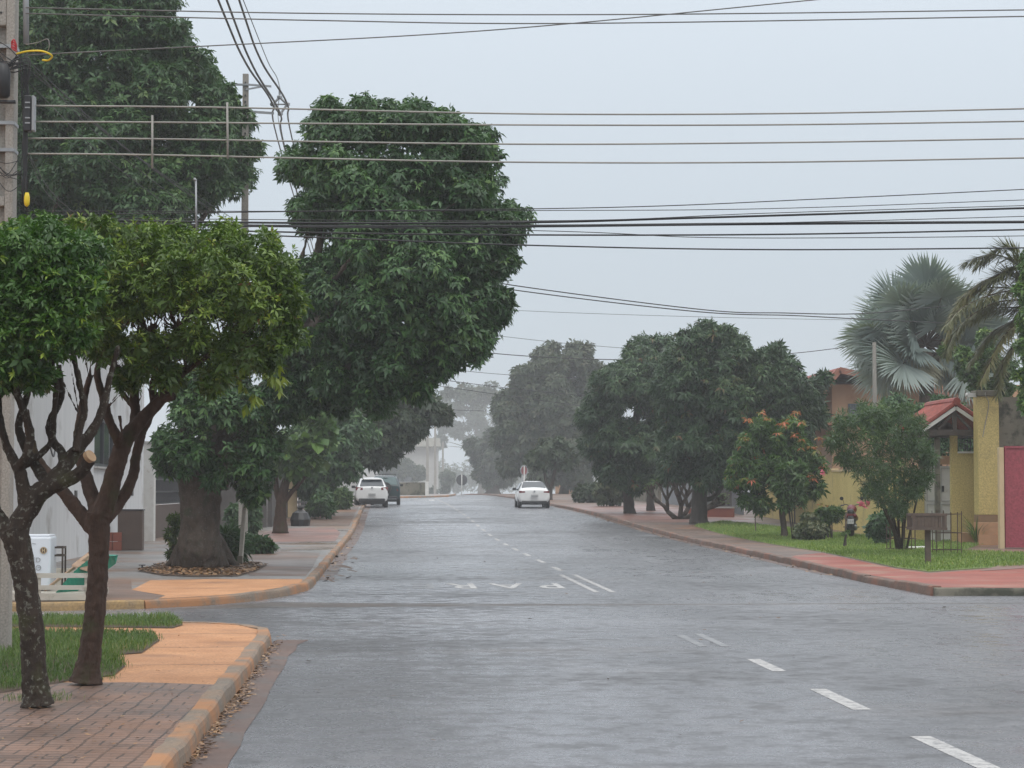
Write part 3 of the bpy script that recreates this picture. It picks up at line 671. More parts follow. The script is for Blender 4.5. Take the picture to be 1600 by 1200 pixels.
BB = px_blobs([(120, 385, 44), (170, 388, 50), (230, 386, 50), (290, 386, 48), (345, 385, 46), (398, 396, 46), (436, 424, 42), (452, 476, 36), (444, 524, 36), (395, 470, 62), (330, 455, 65), (260, 450, 65), (190, 455, 65), (140, 470, 50),
               (165, 535, 42), (225, 545, 46), (300, 540, 50), (365, 545, 45), (415, 560, 26), (330, 590, 28), (265, 590, 26), (200, 590, 24)], YB, 1.1, R_(4))
def trunkB(mb, r):
    Y = YB
    limb_px(mb, [(134, 1067, 54), (136, 1050, 42), (141, 1020, 35), (147, 970, 33), (151, 920, 32), (154, 870, 31), (155, 830, 33), (154, 800, 36)], Y, r, .05, 12)
    limb_px(mb, [(152, 832, 26), (135, 814, 24, .05), (116, 790, 22, .1), (98, 768, 20, .15), (80, 745, 18, .2), (62, 725, 17, .25), (48, 690, 14, .3), (40, 640, 11, .3)], Y, r)
    limb_px(mb, [(154, 806, 26), (146, 780, 24, .1), (136, 752, 22, .15), (128, 725, 20, .2), (122, 690, 16, .25), (128, 640, 13, .3), (140, 590, 9, .3)], Y, r)
    limb_px(mb, [(158, 805, 34), (170, 772, 30), (180, 735, 28), (189, 705, 27), (198, 685, 26), (214, 664, 24), (232, 645, 21), (250, 626, 18), (264, 606, 15), (285, 583, 12), (318, 560, 9), (350, 540, 6)], Y, r, .05, 12)
    limb_px(mb, [(205, 680, 20), (212, 650, 17, .1), (210, 615, 15, .1), (218, 570, 11, .15), (235, 520, 7, .15)], Y, r)
    limb_px(mb, [(192, 700, 20), (182, 682, 17, -.1), (170, 655, 15, -.1), (162, 625, 13, -.1), (152, 585, 10, -.1), (160, 540, 7, -.1)], Y, r)
    limb_px(mb, [(164, 808, 26), (184, 788, 20, .12), (200, 762, 18, .15), (209, 738, 17, .18), (213, 710, 15, .2), (222, 676, 14, .22), (238, 640, 12, .25), (240, 590, 10, .25), (262, 540, 7, .25)], Y, r)
    limb_px(mb, [(250, 626, 12), (262, 622, 13, -.05), (272, 618, 13, -.08)], Y, r)
    limb_px(mb, [(264, 606, 10), (268, 575, 9, -.1), (262, 545, 7, -.1), (280, 500, 5, -.1)], Y, r)
    limb_px(mb, [(212, 640, 10, .1), (190, 610, 9, .2), (182, 570, 7, .2)], Y, r)
    limb_px(mb, [(187, 650, 5, -.15), (190, 676, 5, -.15), (187, 690, 5, -.1)], Y, r)
    twigs(mb, BB, [at(350, 545, Y), at(235, 530, Y + .1), at(160, 550, Y - .1), at(262, 550, Y + .2), at(280, 520, Y - .1), at(182, 580, Y + .2), at(140, 595, Y + .3), at(128, 655, Y + .3), at(165, 640, Y - .1), at(216, 630, Y + .1), at(240, 620, Y + .2), at(264, 600, Y), at(290, 580, Y)], r, 170, .006)
def hang(rng):
    P = [at(x, y, YB + rng.uniform(-.4, .2)) for x, y in [(425, 590), (432, 600), (395, 612), (402, 622), (388, 618), (440, 575), (372, 585), (418, 582), (440, 590)] for _ in range(3)]
    return leaf_quads(np.array([tuple(p) for p in P]) + rng.normal(0, .03, (len(P), 3)), np.tile([0, 0, -1.0], (len(P), 1)), 4, .085, .42, rng, .6, (20, 70), .2, np.full(len(P), .8))
make_tree('pruned_tree', 'brown trunked tree forking low, wide olive green clipped crown, nearer the corner', gp(134, 1063), trunkB, BB, 'lf_olive', 'bark_brown', 'clipped street trees on the near corner',
          L=.057, wr=.31, n_per=6, dens=.60, seed=12, remesh=.009, holes=.28, hole_f=4.5, inner=.10, droop=.25, spread=(30, 100), extra=hang)

# ------------------------------------------------------------------ the big trees on the left
Y2 = 44.5
BT2 = px_blobs([(520, 200, 50), (580, 192, 48), (640, 195, 52), (700, 205, 48), (740, 230, 42), (470, 258, 42), (540, 280, 65), (620, 290, 70), (700, 290, 65), (752, 300, 45), (788, 345, 42), (480, 330, 46), (560, 370, 70), (650, 380, 75),
                (735, 380, 62), (782, 405, 34), (500, 430, 60), (580, 460, 70), (670, 470, 70), (745, 470, 58), (778, 478, 32), (540, 540, 60), (620, 555, 62), (690, 535, 52), (736, 530, 38), (580, 605, 50), (640, 588, 42), (515, 600, 55),
                (460, 550, 60), (690, 570, 26)], Y2, 3.4, R_(21))
BT2b = px_blobs([(450, 620, 50), (395, 630, 50), (350, 640, 50), (300, 650, 46), (268, 690, 34), (402, 690, 42), (440, 640, 32), (372, 712, 42), (330, 735, 34), (402, 742, 28), (300, 715, 40), (262, 720, 26), (350, 600, 46), (300, 605, 40), (462, 610, 30), (392, 770, 22), (530, 625, 26)], Y2 + .4, 2.0, R_(22), rs=.95)
B_all = np.concatenate([BT2, BT2b])
def trunkT2(mb, r):
    Y = Y2; k = Y / F
    b = gp(312, 887)
    def PT(px, py, dy=0): return at(px, py, Y + dy)
    limb(mb, [b + Vector((0, 0, -.1)), PT(312, 865), PT(313, 830), PT(313, 790), PT(316, 750), PT(335, 700), PT(370, 640)], [.56, .46, .42, .40, .42, .36, .3], r, .07, 20)
    for (dx, dy) in ((-.5, -.3), (.55, -.25), (.1, -.6), (-.3, .5), (.45, .45), (-.65, .1), (.75, .05)):
        limb(mb, [b + Vector((dx * .3, dy * .3, .55)), b + Vector((dx * .75, dy * .75, .18)), b + Vector((dx * 1.15, dy * 1.15, -.06))], [.26, .15, .04], r, .08, 10)
    limb(mb, [PT(330, 760), PT(350, 700), PT(400, 640, .4), PT(460, 560, .2), PT(520, 480), PT(570, 380)], [.34, .32, .28, .24, .18, .09], r, .05, 10)
    limb(mb, [PT(300, 770), PT(290, 720, -.5), PT(285, 670, -1)], [.3, .2, .1], r, .05, 8)
    limb(mb, [PT(420, 620), PT(520, 590, -.5), PT(620, 540, -.4), PT(700, 480)], [.2, .17, .12, .06], r, .05, 8)
    branchwork(mb, PT(480, 540, .2), BT2, .14, R_(5), 14); branchwork(mb, PT(340, 720), BT2b, .1, R_(6), 8)
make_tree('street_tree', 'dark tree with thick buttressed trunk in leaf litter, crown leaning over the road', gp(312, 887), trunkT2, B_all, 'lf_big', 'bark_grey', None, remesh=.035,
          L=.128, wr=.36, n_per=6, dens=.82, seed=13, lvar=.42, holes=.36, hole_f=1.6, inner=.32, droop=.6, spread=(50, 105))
Y1 = 58
BT1 = px_blobs([(80, 60, 80), (150, 10, 90), (215, 45, 80), (268, 60, 42), (300, 115, 45), (338, 155, 38), (372, 190, 30), (384, 232, 28), (366, 275, 36), (335, 292, 42), (300, 240, 75), (200, 170, 95), (110, 150, 95), (60, 250, 85), (150, 270, 88), (240, 300, 75),
                (120, -70, 85), (200, -60, 80), (40, 330, 70), (325, 205, 55), (260, 140, 60), (20, 160, 70), (130, 350, 70), (230, 350, 55), (20, 40, 70)], Y1, 4.0, R_(23))
def trunkT1(mb, r):
    X = -8.3; b = gy(X, Y1, .12)
    limb(mb, [b, b + Vector((.1, 0, 2.5)), b + Vector((.6, 0, 5)), at(200, 280, Y1), at(210, 120, Y1)], [.45, .36, .3, .22, .1], r, .05, 12)
    branchwork(mb, b + Vector((.6, 0, 5)), BT1, .16, R_(7), 16)
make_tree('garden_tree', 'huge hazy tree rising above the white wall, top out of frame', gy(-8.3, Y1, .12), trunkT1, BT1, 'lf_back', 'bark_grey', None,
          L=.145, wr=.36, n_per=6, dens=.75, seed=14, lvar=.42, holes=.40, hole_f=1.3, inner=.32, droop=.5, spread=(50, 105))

# small large-leaved tree, two farther street trees on the left
Y5 = 76
B5 = px_blobs([(445, 715, 18), (470, 700, 20), (492, 690, 18), (462, 728, 16), (430, 700, 16), (482, 718, 14), (505, 668, 16), (490, 655, 14)], Y5, .7, R_(31), 2)
def trunk5(mb, r):
    limb_px(mb, [(438, 833, 26), (438, 815, 20), (439, 790, 17), (442, 770, 16), (452, 740, 10), (468, 715, 6)], Y5, r)
    limb_px(mb, [(440, 790, 12), (432, 765, 9), (432, 735, 6), (438, 712, 4)], Y5, r); limb_px(mb, [(442, 785, 11), (458, 766, 7), (480, 740, 5), (498, 700, 4)], Y5, r)
    limb_px(mb, [(440, 775, 9), (450, 745, 7), (448, 715, 4)], Y5, r)
make_tree('broad_leaf_tree', 'small crooked tree with very large round bright leaves behind the big trunk', gp(438, 832), trunk5, B5, 'lf_bright', 'bark_brown', None,
          L=.30, wr=.6, n_per=6, dens=.15, seed=15, holes=.9, inner=.1, droop=.35, spread=(40, 95), extra=lambda rng: round_quads(B5[::5, :3][:26], unit(rng.normal(size=(26, 3)) + [0, -.3, .4]), 5, .60, rng))
Y6 = 96
B6 = px_blobs([(500, 742, 30), (528, 720, 34), (520, 700, 42), (480, 755, 24), (540, 684, 34), (530, 660, 38), (500, 715, 36), (470, 700, 40), (520, 738, 18), (505, 640, 36), (572, 680, 20)], Y6, 2.4, R_(32))
def trunk6(mb, r):
    b = gy(-2.9, Y6)
    limb(mb, [b, b + Vector((0, 0, 1.2)), b + Vector((.1, 0, 2.2)), at(520, 690, Y6)], [.24, .19, .17, .08], r); branchwork(mb, b + Vector((0, 0, 1.6)), B6, .08, R_(8), 9)
make_tree('street_tree', 'low dark drooping tree just left of the white hatchback', gy(-2.9, Y6), trunk6, B6, 'lf_back', 'bark_dark', 'farther street trees on the left pavement',
          L=.26, wr=.42, n_per=8, dens=1.1, seed=16, holes=.5, inner=.45, droop=.6)
Y7 = 110
B7 = px_blobs([(600, 660, 34), (635, 650, 32), (668, 640, 24), (692, 648, 14), (600, 692, 26), (635, 680, 20), (578, 708, 18), (615, 625, 28), (565, 685, 32), (586, 718, 9), (654, 664, 16), (606, 712, 10), (560, 640, 34), (655, 625, 18)], Y7, 2.6, R_(33))
def trunk7(mb, r):
    b = gy(-2.6, Y7)
    limb(mb, [b, b + Vector((.1, 0, 1.5)), b + Vector((.5, 0, 2.6)), at(620, 670, Y7)], [.26, .2, .17, .07], r); branchwork(mb, b + Vector((.2, 0, 1.8)), B7, .09, R_(9), 10)
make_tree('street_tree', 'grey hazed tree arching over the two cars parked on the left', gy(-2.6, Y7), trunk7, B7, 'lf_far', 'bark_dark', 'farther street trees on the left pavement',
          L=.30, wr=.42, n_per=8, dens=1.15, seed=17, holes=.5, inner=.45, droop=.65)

# ------------------------------------------------------------------ mango and other trees on the right
Y8 = 100
B8 = px_blobs([(940, 640, 34), (952, 594, 28), (985, 600, 45), (1008, 542, 28), (1034, 540, 20), (1020, 590, 50), (928, 690, 26), (970, 690, 45), (1010, 700, 45), (1045, 640, 45), (958, 735, 28), (1000, 742, 28), (1036, 732, 24), (920, 652, 20), (1030, 690, 40), (1000, 560, 34)], Y8, 2.2, R_(41))
def trunk8(mb, r):
    limb_px(mb, [(984, 804, 23), (983, 794, 18), (980, 765, 16), (974, 745, 13), (965, 715, 9)], Y8, r); limb_px(mb, [(980, 766, 12), (992, 750, 10), (1004, 735, 9), (1012, 700, 6)], Y8, r)
    branchwork(mb, at(980, 760, Y8), B8, .12, R_(10), 10)
kwm = dict(L=.25, wr=.24, n_per=11, holes=.45, hole_f=1.3, inner=.5, droop=.85, spread=(35, 100))
make_tree('mango_tree', 'smaller of the two dark mango trees, slim trunk forking in a V', gp(984, 801), trunk8, B8, 'lf_mango', 'bark_dark', 'mango trees on the right pavement', dens=1.15, seed=18, **kwm)
Y9 = 86
B9 = px_blobs([(1080, 552, 42), (1105, 532, 30), (1120, 524, 26), (1140, 560, 42), (1090, 610, 55), (1150, 620, 55), (1200, 606, 42), (1228, 572, 20), (1190, 562, 20), (1238, 620, 42), (1266, 606, 22), (1080, 680, 48), (1140, 690, 48), (1055, 725, 28),
                (1105, 735, 32), (1200, 670, 45), (1245, 660, 38), (1274, 650, 18), (1148, 735, 24), (1062, 600, 38), (1286, 590, 8), (1212, 548, 10), (1058, 655, 40)], Y9, 2.7, R_(42))
def trunk9(mb, r):
    limb_px(mb, [(1092, 818, 33), (1092, 806, 27), (1093, 775, 24), (1094, 750, 24), (1096, 715, 18), (1100, 650, 10)], Y9, r, .05, 12)
    limb_px(mb, [(1094, 758, 12), (1108, 748, 11), (1122, 735, 10), (1150, 690, 7)], Y9, r); limb_px(mb, [(1094, 782, 9), (1112, 778, 8), (1126, 764, 7), (1136, 740, 5)], Y9, r)
    branchwork(mb, at(1094, 735, Y9), B9, .14, R_(11), 12)
make_tree('mango_tree', 'largest dark mango tree, straight thick trunk beside the bare branching shrub', gp(1092, 815), trunk9, B9, 'lf_mango', 'bark_dark', 'mango trees on the right pavement', dens=1.15, seed=19, **kwm)
t = thing('slim_trunk_tree', 'slim straight trunk between the two mango trees, crown merged with theirs', 'tree', gp(1017, 797), None)
mb = MB(); limb_px(mb, [(1017, 799, 16), (1016, 785, 12), (1015, 760, 11), (1014, 740, 10), (1012, 700, 6)], 105, random.Random(4)); mb.build('trunk', M['bark_dark'], t, True, fix=False)
Bq = px_blobs([(1015, 690, 30), (1000, 670, 24), (1035, 680, 24)], 105, 1, R_(49), 2); V, T = crown_quads(Bq, .25, .24, 11, R_(50), 1, .85); quad_obj('crown', V, T, M['lf_mango'], t)

Y10 = 205
B10 = px_blobs([(862, 568, 34), (905, 562, 34), (832, 600, 36), (800, 642, 32), (870, 630, 60), (928, 598, 32), (820, 690, 42), (880, 690, 55), (930, 668, 40), (788, 684, 22), (850, 732, 32), (898, 736, 32), (940, 720, 26), (800, 720, 22)], Y10, 5, R_(43))
def trunk10(mb, r):
    limb_px(mb, [(880, 777, 20), (882, 765, 15), (886, 745, 13), (880, 700, 8)], Y10, r); limb_px(mb, [(884, 760, 9), (892, 740, 8), (905, 700, 5)], Y10, r); branchwork(mb, at(884, 750, Y10), B10, .16, R_(12), 10)
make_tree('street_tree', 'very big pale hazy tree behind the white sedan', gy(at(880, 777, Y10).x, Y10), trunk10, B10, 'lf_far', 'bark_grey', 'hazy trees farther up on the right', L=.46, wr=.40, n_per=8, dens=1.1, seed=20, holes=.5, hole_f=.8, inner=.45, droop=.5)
t = thing('slim_trunk_tree', 'dark twin trunk standing close to the right side of the white sedan', 'tree', gy(at(858, 775, 140).x, 140), None)
mb = MB(); limb_px(mb, [(859, 784, 10), (860, 765, 7), (866, 740, 6), (872, 700, 4)], 140, random.Random(4)); limb_px(mb, [(859, 772, 6), (853, 750, 5), (846, 715, 3)], 140, random.Random(5)); mb.build('trunk', M['bark_dark'], t, True, fix=False)
Bq = px_blobs([(862, 705, 26), (840, 715, 18), (880, 715, 20)], 140, 1, R_(59), 2); V, T = crown_quads(Bq, .36, .4, 8, R_(51), 1, .5); quad_obj('crown', V, T, M['lf_far'], t)
Y11 = 310
B11 = px_blobs([(765, 715, 28), (742, 698, 16), (788, 705, 26), (752, 738, 14), (775, 690, 22), (790, 745, 16), (765, 750, 12)], Y11, 3.6, R_(44))
def trunk11(mb, r):
    limb_px(mb, [(770, 774, 30), (770, 765, 21), (769, 750, 19), (768, 720, 10)], Y11, r); branchwork(mb, at(769, 745, Y11), B11, .2, R_(13), 8)
make_tree('street_tree', 'stout faded tree at the end of the right pavement', gy(at(770, 774, Y11).x, Y11), trunk11, B11, 'lf_far', 'bark_grey', 'hazy trees farther up on the right', L=.58, wr=.42, n_per=8, dens=1.0, seed=23, holes=.6, hole_f=.8, inner=.4)
Y12 = 620
B12 = px_blobs([(740, 622, 26), (708, 640, 20), (770, 618, 24), (722, 612, 18), (692, 662, 16), (780, 650, 16), (745, 655, 20), (715, 672, 16), (760, 680, 16), (690, 690, 10), (735, 690, 12), (700, 615, 12), (790, 632, 18)], Y12, 14, R_(45), 2)
def trunk12(mb, r):
    limb_px(mb, [(752, 778, 12), (752, 740, 9), (748, 700, 8), (742, 650, 5)], Y12, r); branchwork(mb, at(750, 710, Y12), B12, .2, R_(14), 16)
make_tree('umbrella_tree', 'pale airy flat topped tree fading into the fog over the road end', gy(at(752, 778, Y12).x, Y12), trunk12, B12, 'lf_far', 'bark_grey', None, L=1.0, wr=.4, n_per=7, dens=.55, seed=24, holes=.25, hole_f=.6, inner=.12, droop=.2, flat=.6)
Y13 = 420
B13 = px_blobs([(600, 722, 26), (625, 730, 22), (650, 740, 18), (700, 745, 16), (695, 765, 10), (675, 768, 8)], Y13, 2, R_(46), 2)
t = thing('far_tree', 'faint low shrubby trees left of the road end poles', 'tree', gy(at(697, 772, Y13).x, Y13), None)
mb = MB(); limb_px(mb, [(697, 778, 6), (697, 765, 4), (696, 745, 3)], Y13, random.Random(3)); mb.build('trunk', M['bark_dark'], t, True, fix=False)
V, T = crown_quads(B13[6:], .40, .42, 7, R_(60), .8, .4); quad_obj('crown', V, T, M['lf_far'], t)

rw = R_(81); BW = np.array([(x, 735 + rw.uniform(-25, 40), 1 + h * .55, h * .62) for x in np.arange(-60, 190, 5.0) for h in [rw.uniform(5, 10)]])
V, T = crown_quads(BW, .85, .45, 6, rw, .8, .3, inner=.2, hole_f=.3); stuff(quad_obj('gap_filler_woods', V, T, M['lf_far']), 'faint tree line added to grey the bright gaps past the road end', 'woods')  # unseen woods added to tone down the bright sky gaps at the horizon
def bush(name, label, px, py, Y, lst, mt, L, wr, seed, depth=.5, stems=6, n_per=7, group=None, dens=1.0, cat='bush', bark='bark_dark', **kw):
    b = gy(at(px, py, Y).x, Y); t = thing(name, label, cat, b, group)
    B = px_blobs(lst, Y, depth, R_(seed)); rng = np.random.default_rng(seed)
    mb = MB(); r = random.Random(seed)
    for i in range(stems):
        e = Vector(B[i * 3 % len(B)][:3]); s = b + Vector((r.uniform(-.08, .08), r.uniform(-.08, .08), -.02)); rr = .012 + .0009 * Y * .2
        limb(mb, [s, s.lerp(e, .5) + Vector((0, 0, .08)), e], [rr, rr * .8, rr * .4], r, seg=5, n=3)
    mb.build('stem', M[bark], t, True, fix=False)
    V, T = crown_quads(B, L, wr, n_per, rng, dens, seed=seed, **kw); quad_obj('foliage', V, T, M[mt], t)
    return t
bush('round_bush', 'round pale variegated bush beside the small mango trunk', 953, 786, 116, [(953, 762, 19), (940, 766, 14), (966, 768, 13), (952, 752, 13), (945, 775, 12), (962, 776, 11)], 'lf_bush', .20, .5, 61, .8, inner=.4)
bush('dark_bush', 'dark rounded bush between the round bush and the hazy trunks', 918, 782, 128, [(915, 768, 12), (926, 764, 12), (905, 773, 9), (930, 774, 9)], 'lf_far', .22, .5, 62, .8)
bush('roadside_bush', 'light green weedy bush left of the white hatchback', 530, 796, 108, [(536, 775, 13), (526, 785, 11), (540, 784, 8), (520, 776, 10)], 'lf_bright', .20, .3, 63, .6, droop=.2)
bush('roadside_bush', 'green shrub hanging low at the pavement edge under the left trees', 515, 808, 92, [(500, 787, 13), (512, 793, 10), (490, 792, 11), (505, 777, 13)], 'lf_back', .20, .35, 64, .6)
bush('garden_bush', 'small olive bush on the lawn left of the motorcycle', 1265, 846, 66, [(1265, 825, 17), (1252, 830, 12), (1278, 828, 13), (1266, 812, 12), (1258, 838, 9), (1276, 838, 9)], 'lf_bush', .10, .5, 65, .35, 9, inner=.3)
bush('garden_bush', 'dark leafy clump at the foot of the yellow wall behind the oleander', 1376, 842, 62, [(1374, 815, 14), (1384, 808, 12), (1366, 826, 12), (1384, 828, 12), (1376, 838, 9)], 'lf_back', .12, .45, 66, .4)
bush('garden_bush', 'bright yellow green shrub with pale leaves beside the maroon motorcycle', 1296, 842, 68, [(1298, 800, 9), (1290, 808, 8), (1304, 806, 8), (1310, 800, 5), (1284, 802, 8)], 'lf_bright', .13, .3, 67, .25, 5, droop=.2, inner=.1)
def flowers(rng):
    P = np.array([tuple(at(x + rng.normal(0, 3), y + rng.normal(0, 3), 69 + rng.uniform(-.8, .3))) for x, y in [(1192, 643), (1244, 645), (1254, 656), (1240, 680), (1222, 665), (1170, 655), (1200, 655), (1252, 690), (1272, 700), (1280, 690), (1165, 685), (1268, 740), (1288, 790)] for _ in range(3)])
    return leaf_quads(P, np.tile([0, 0, 1.0], (len(P), 1)), 8, .17, .28, rng, .7, (40, 100), .3, rng.uniform(.84, 1, len(P)))
B14 = px_blobs([(1192, 668, 18), (1238, 668, 18), (1172, 690, 18), (1210, 690, 18), (1252, 700, 20), (1160, 722, 18), (1190, 722, 24), (1222, 712, 22), (1150, 752, 16), (1178, 752, 20), (1245, 735, 24), (1215, 745, 20), (1275, 725, 16), (1168, 780, 14), (1190, 785, 18), (1270, 760, 18), (1245, 770, 20), (1150, 735, 12)], 70, 1.0, R_(47))
def trunk14(mb, r):
    limb_px(mb, [(1226, 842, 14), (1225, 825, 10), (1222, 800, 10), (1224, 770, 8), (1215, 735, 5)], 70, r); limb_px(mb, [(1223, 800, 7), (1240, 770, 6), (1250, 720, 4)], 70, r); branchwork(mb, at(1223, 790, 70), B14, .04, R_(15), 10)
make_tree('young_mango_tree', 'young mango tree with orange new leaf tufts on the lawn', gp(1226, 840), trunk14, B14, 'lf_young', 'bark_grey', None, L=.17, wr=.26, n_per=9, dens=1.0, seed=25, holes=.3, hole_f=2.5, inner=.35, droop=.8, extra=flowers)
bush('bright_sapling', 'bright green leafy sapling against the young mango trunk', 1240, 838, 67, [(1230, 735, 14), (1245, 748, 14), (1222, 760, 12), (1240, 765, 14), (1228, 785, 11), (1248, 730, 10)], 'lf_bright', .15, .32, 68, .3, 4, inner=.15, cat='small tree')

# oleander in its wire guard
YO = 52.5
B15 = px_blobs([(1320, 660, 24), (1350, 645, 18), (1380, 648, 24), (1410, 650, 22), (1432, 665, 20), (1310, 690, 24), (1350, 690, 34), (1395, 690, 34), (1430, 700, 26), (1450, 715, 14), (1322, 715, 20), (1360, 730, 32), (1405, 735, 32), (1440, 745, 20), (1362, 765, 20), (1385, 770, 26), (1425, 770, 20), (1405, 795, 14)], YO, 1.0, R_(48))
def trunk15(mb, r):
    b = gp(1408, 862)
    for x, y, d in ((1320, 670, -.3), (1350, 650, .2), (1385, 655, -.2), (1410, 650, .1), (1435, 680, .2), (1340, 720, -.5), (1450, 715, 0), (1370, 690, .4), (1415, 700, -.4)):
        s = b + Vector((r.uniform(-.12, .12), r.uniform(-.1, .1), -.03))
        limb(mb, [s, s.lerp(at(x, y, YO + d), .45) + Vector((0, 0, .15)), at(x, y, YO + d)], [.035, .026, .01], r, seg=6)
t15 = make_tree('oleander', 'tall narrow leaved oleander bush rising from the wire guard on the lawn', gp(1408, 862), trunk15, B15, 'lf_olean', 'bark_brown', None, L=.125, wr=.14, n_per=8, dens=.34, seed=26, holes=.15, hole_f=3, inner=.12, droop=.0, spread=(20, 70), cat='oleander bush')
P = np.array([tuple(at(x, y, YO - .9)) for x, y in [(1349, 788), (1356, 785), (1346, 792), (1355, 791), (1286, 740)] for _ in range(3)]); P += R_(2).normal(0, .03, P.shape)
for i, P_ in enumerate((P[:6], P[6:12], P[12:])): V, T = leaf_quads(P_, np.tile([0, -.5, 1.0], (len(P_), 1)), 6, .07, .7, R_(3 + i), 0, (50, 90)); quad_obj('flower', V, T, M['flower'], t15)

# bare branching shrub (frangipani) between the mango trunks
b = gp(1062, 811); t = thing('frangipani_shrub', 'bare grey candelabra branched shrub at the foot of the big mango', 'shrub', b)
mb = MB(); r = random.Random(17); tips = []
def fork(p, d, L, rad, n):
    q = p + d * L; mb.tube([p, p.lerp(q, .5) + Vector((r.uniform(-.03, .03),) * 3), q], [rad, rad * .9, rad * .8], 7)
    if n == 0: tips.append(q); return
    for k in range(3 if n > 2 and r.random() < .4 else 2):
        d2 = (d + Vector((r.uniform(-.75, .75), r.uniform(-.6, .6), r.uniform(-.05, .5)))).normalized(); fork(q, d2, L * r.uniform(.72, .95), rad * .72, n - 1)
for d, L in ((Vector((-.7, 0, .6)), .55), (Vector((.5, .2, .8)), .6), (Vector((.05, -.3, 1)), .6), (Vector((.9, -.2, .5)), .6)):
    fork(b + Vector((d.x * .15, d.y * .15, -.03)), d.normalized(), L, .12, 4)
mb.build('branch', M['bark_grey'], t, True, fix=False)
V, T = leaf_quads(np.array([tuple(p) for p in tips]), np.tile([0, 0, 1.0], (len(tips), 1)), 3, .18, .35, R_(5), .1); quad_obj('foliage', V, T, M['lf_bright'], t)

# ------------------------------------------------------------------ palms and foliage behind the yellow wall
YP = 80
hb = at(1446, 540, YP); b = gy(hb.x, YP); t = thing('fan_palm', 'silvery blue fan palm with big round pleated fronds behind the yellow wall', 'palm tree', b)
mb = MB(); limb(mb, [b, b + Vector((.05, 0, 2.5)), hb + Vector((0, 0, -.2))], [.36, .30, .26], random.Random(1), seg=12); rng = np.random.default_rng(77)
QV, QT = [], []
for i in range(66):
    th = math.radians(-50 + 280 * ((i * .618034) % 1)); dep = rng.uniform(-.75, .75); ring = i % 3
    d = unit(np.array([math.cos(th), dep, math.sin(th)])); el = d[2]
    stem = (.7, 1.25, 1.75)[ring] * rng.uniform(.9, 1.1) * (1 + .22 * max(el, 0)); R = rng.uniform(1.45, 1.8); el = -1 if d[2] < -.3 else 0
    o = np.array(hb); root = o + d * stem; up = np.array([0, 0, 1.0]); side = unit(np.cross(d, np.array([0, -.9, .25]) + rng.normal(0, .45, 3))); nn = np.cross(side, d)
    mb.tube([Vector(o), Vector(o + d * stem * .5 + up * .06), Vector(root)], [.035, .03, .022], 5)
    ns = 44; tt = rng.uniform(.15, .85)
    for k in range(ns):
        ph = math.radians(-112 + 224 * k / (ns - 1)); v = unit(d * math.cos(ph) + side * math.sin(ph) + nn * (.28 * math.cos(ph * .5)) + rng.normal(0, .025, 3)); v[2] -= .05
        L = R * (1 - .22 * abs(ph) / 2.3) * rng.uniform(.92, 1.06); w = np.cross(v, nn); w = unit(w) * R * .032
        QV.append([root, root + v * L * .55 - w + nn * .02, root + v * L - up * .06 * L, root + v * L * .55 + w - nn * .02]); QT.append(tt + rng.uniform(-.1, .1) + (.35 if el < -.55 else 0))
mb.build('trunk', M['bark_grey'], t, True, fix=False); quad_obj('crown', np.array(QV), np.array(QT), M['palm_blue'], t)
YF = 61
hb = at(1622, 470, YF); b = gy(hb.x, YF); t = thing('feather_palm', 'olive brown feather palm with arching fronds at the right edge', 'palm tree', b)
mb = MB(); limb(mb, [b, b + Vector((0, 0, 2)), hb], [.2, .17, .15], random.Random(1), seg=10); QV, QT = [], []
for fr, tb in (([(1622, 470), (1590, 400), (1562, 388), (1530, 410)], .3), ([(1622, 470), (1580, 430), (1540, 438), (1500, 470), (1482, 520)], .75), ([(1622, 470), (1570, 470), (1530, 485), (1496, 515), (1480, 548)], .45), ([(1622, 470), (1585, 500), (1550, 520), (1520, 560)], .5),
               ([(1622, 470), (1600, 420), (1580, 418), (1545, 440)], .3), ([(1622, 470), (1640, 400), (1680, 380)], .3), ([(1622, 470), (1660, 460), (1700, 500)], .3), ([(1622, 470), (1600, 520), (1570, 560), (1560, 610)], .55), ([(1622, 470), (1575, 450), (1525, 455), (1490, 490)], .9), ([(1622, 470), (1592, 415), (1550, 398), (1512, 408)], .35), ([(1622, 470), (1590, 480), (1555, 482), (1512, 500)], .4), ([(1622, 470), (1585, 455), (1545, 462), (1505, 480), (1480, 505)], .5), ([(1622, 470), (1595, 500), (1565, 530), (1535, 590)], .7), ([(1622, 470), (1600, 440), (1565, 430), (1520, 452)], .3)):
    dy = rng.uniform(-.9, .6); P = smooth_path([at(x, y, YF + dy * i / 2) for i, (x, y) in enumerate(fr)], 9)
    mb.tube(P, lerp_list([.03, .008], len(P) - 1), 5)
    for i in range(2, len(P)):
        tg = np.array((P[i] - P[i - 1]).normalized()); sd_ = unit(np.cross(tg, [0, 0, 1.0]) + 1e-4)
        for s in (-1, 1):
            for q in range(6):
                v = unit(tg * .8 + sd_ * s * rng.uniform(.3, .9) + np.array([0, 0, rng.uniform(-.75, .25) - .2 * i / len(P)]) + rng.normal(0, .22, 3)); L = .75 * (1 - .45 * i / len(P)) * rng.uniform(.8, 1.1); o = np.array(P[i]) + tg * q * .02
                w = unit(np.cross(v, [0, 0, 1.0])) * .022; QV.append([o, o + v * L * .4 - w, o + v * L, o + v * L * .4 + w]); QT.append(tb + rng.uniform(-.15, .15))
mb.build('trunk', M['bark_brown'], t, True, fix=False); quad_obj('crown', np.array(QV), np.array(QT), M['palm_olive'], t)
BE = px_blobs([(1622, 410, 30), (1608, 455, 22), (1618, 500, 28), (1612, 545, 26), (1606, 585, 24), (1614, 625, 26), (1640, 520, 50), (1640, 430, 50), (1640, 600, 50)], 50, .8, R_(71), 2)
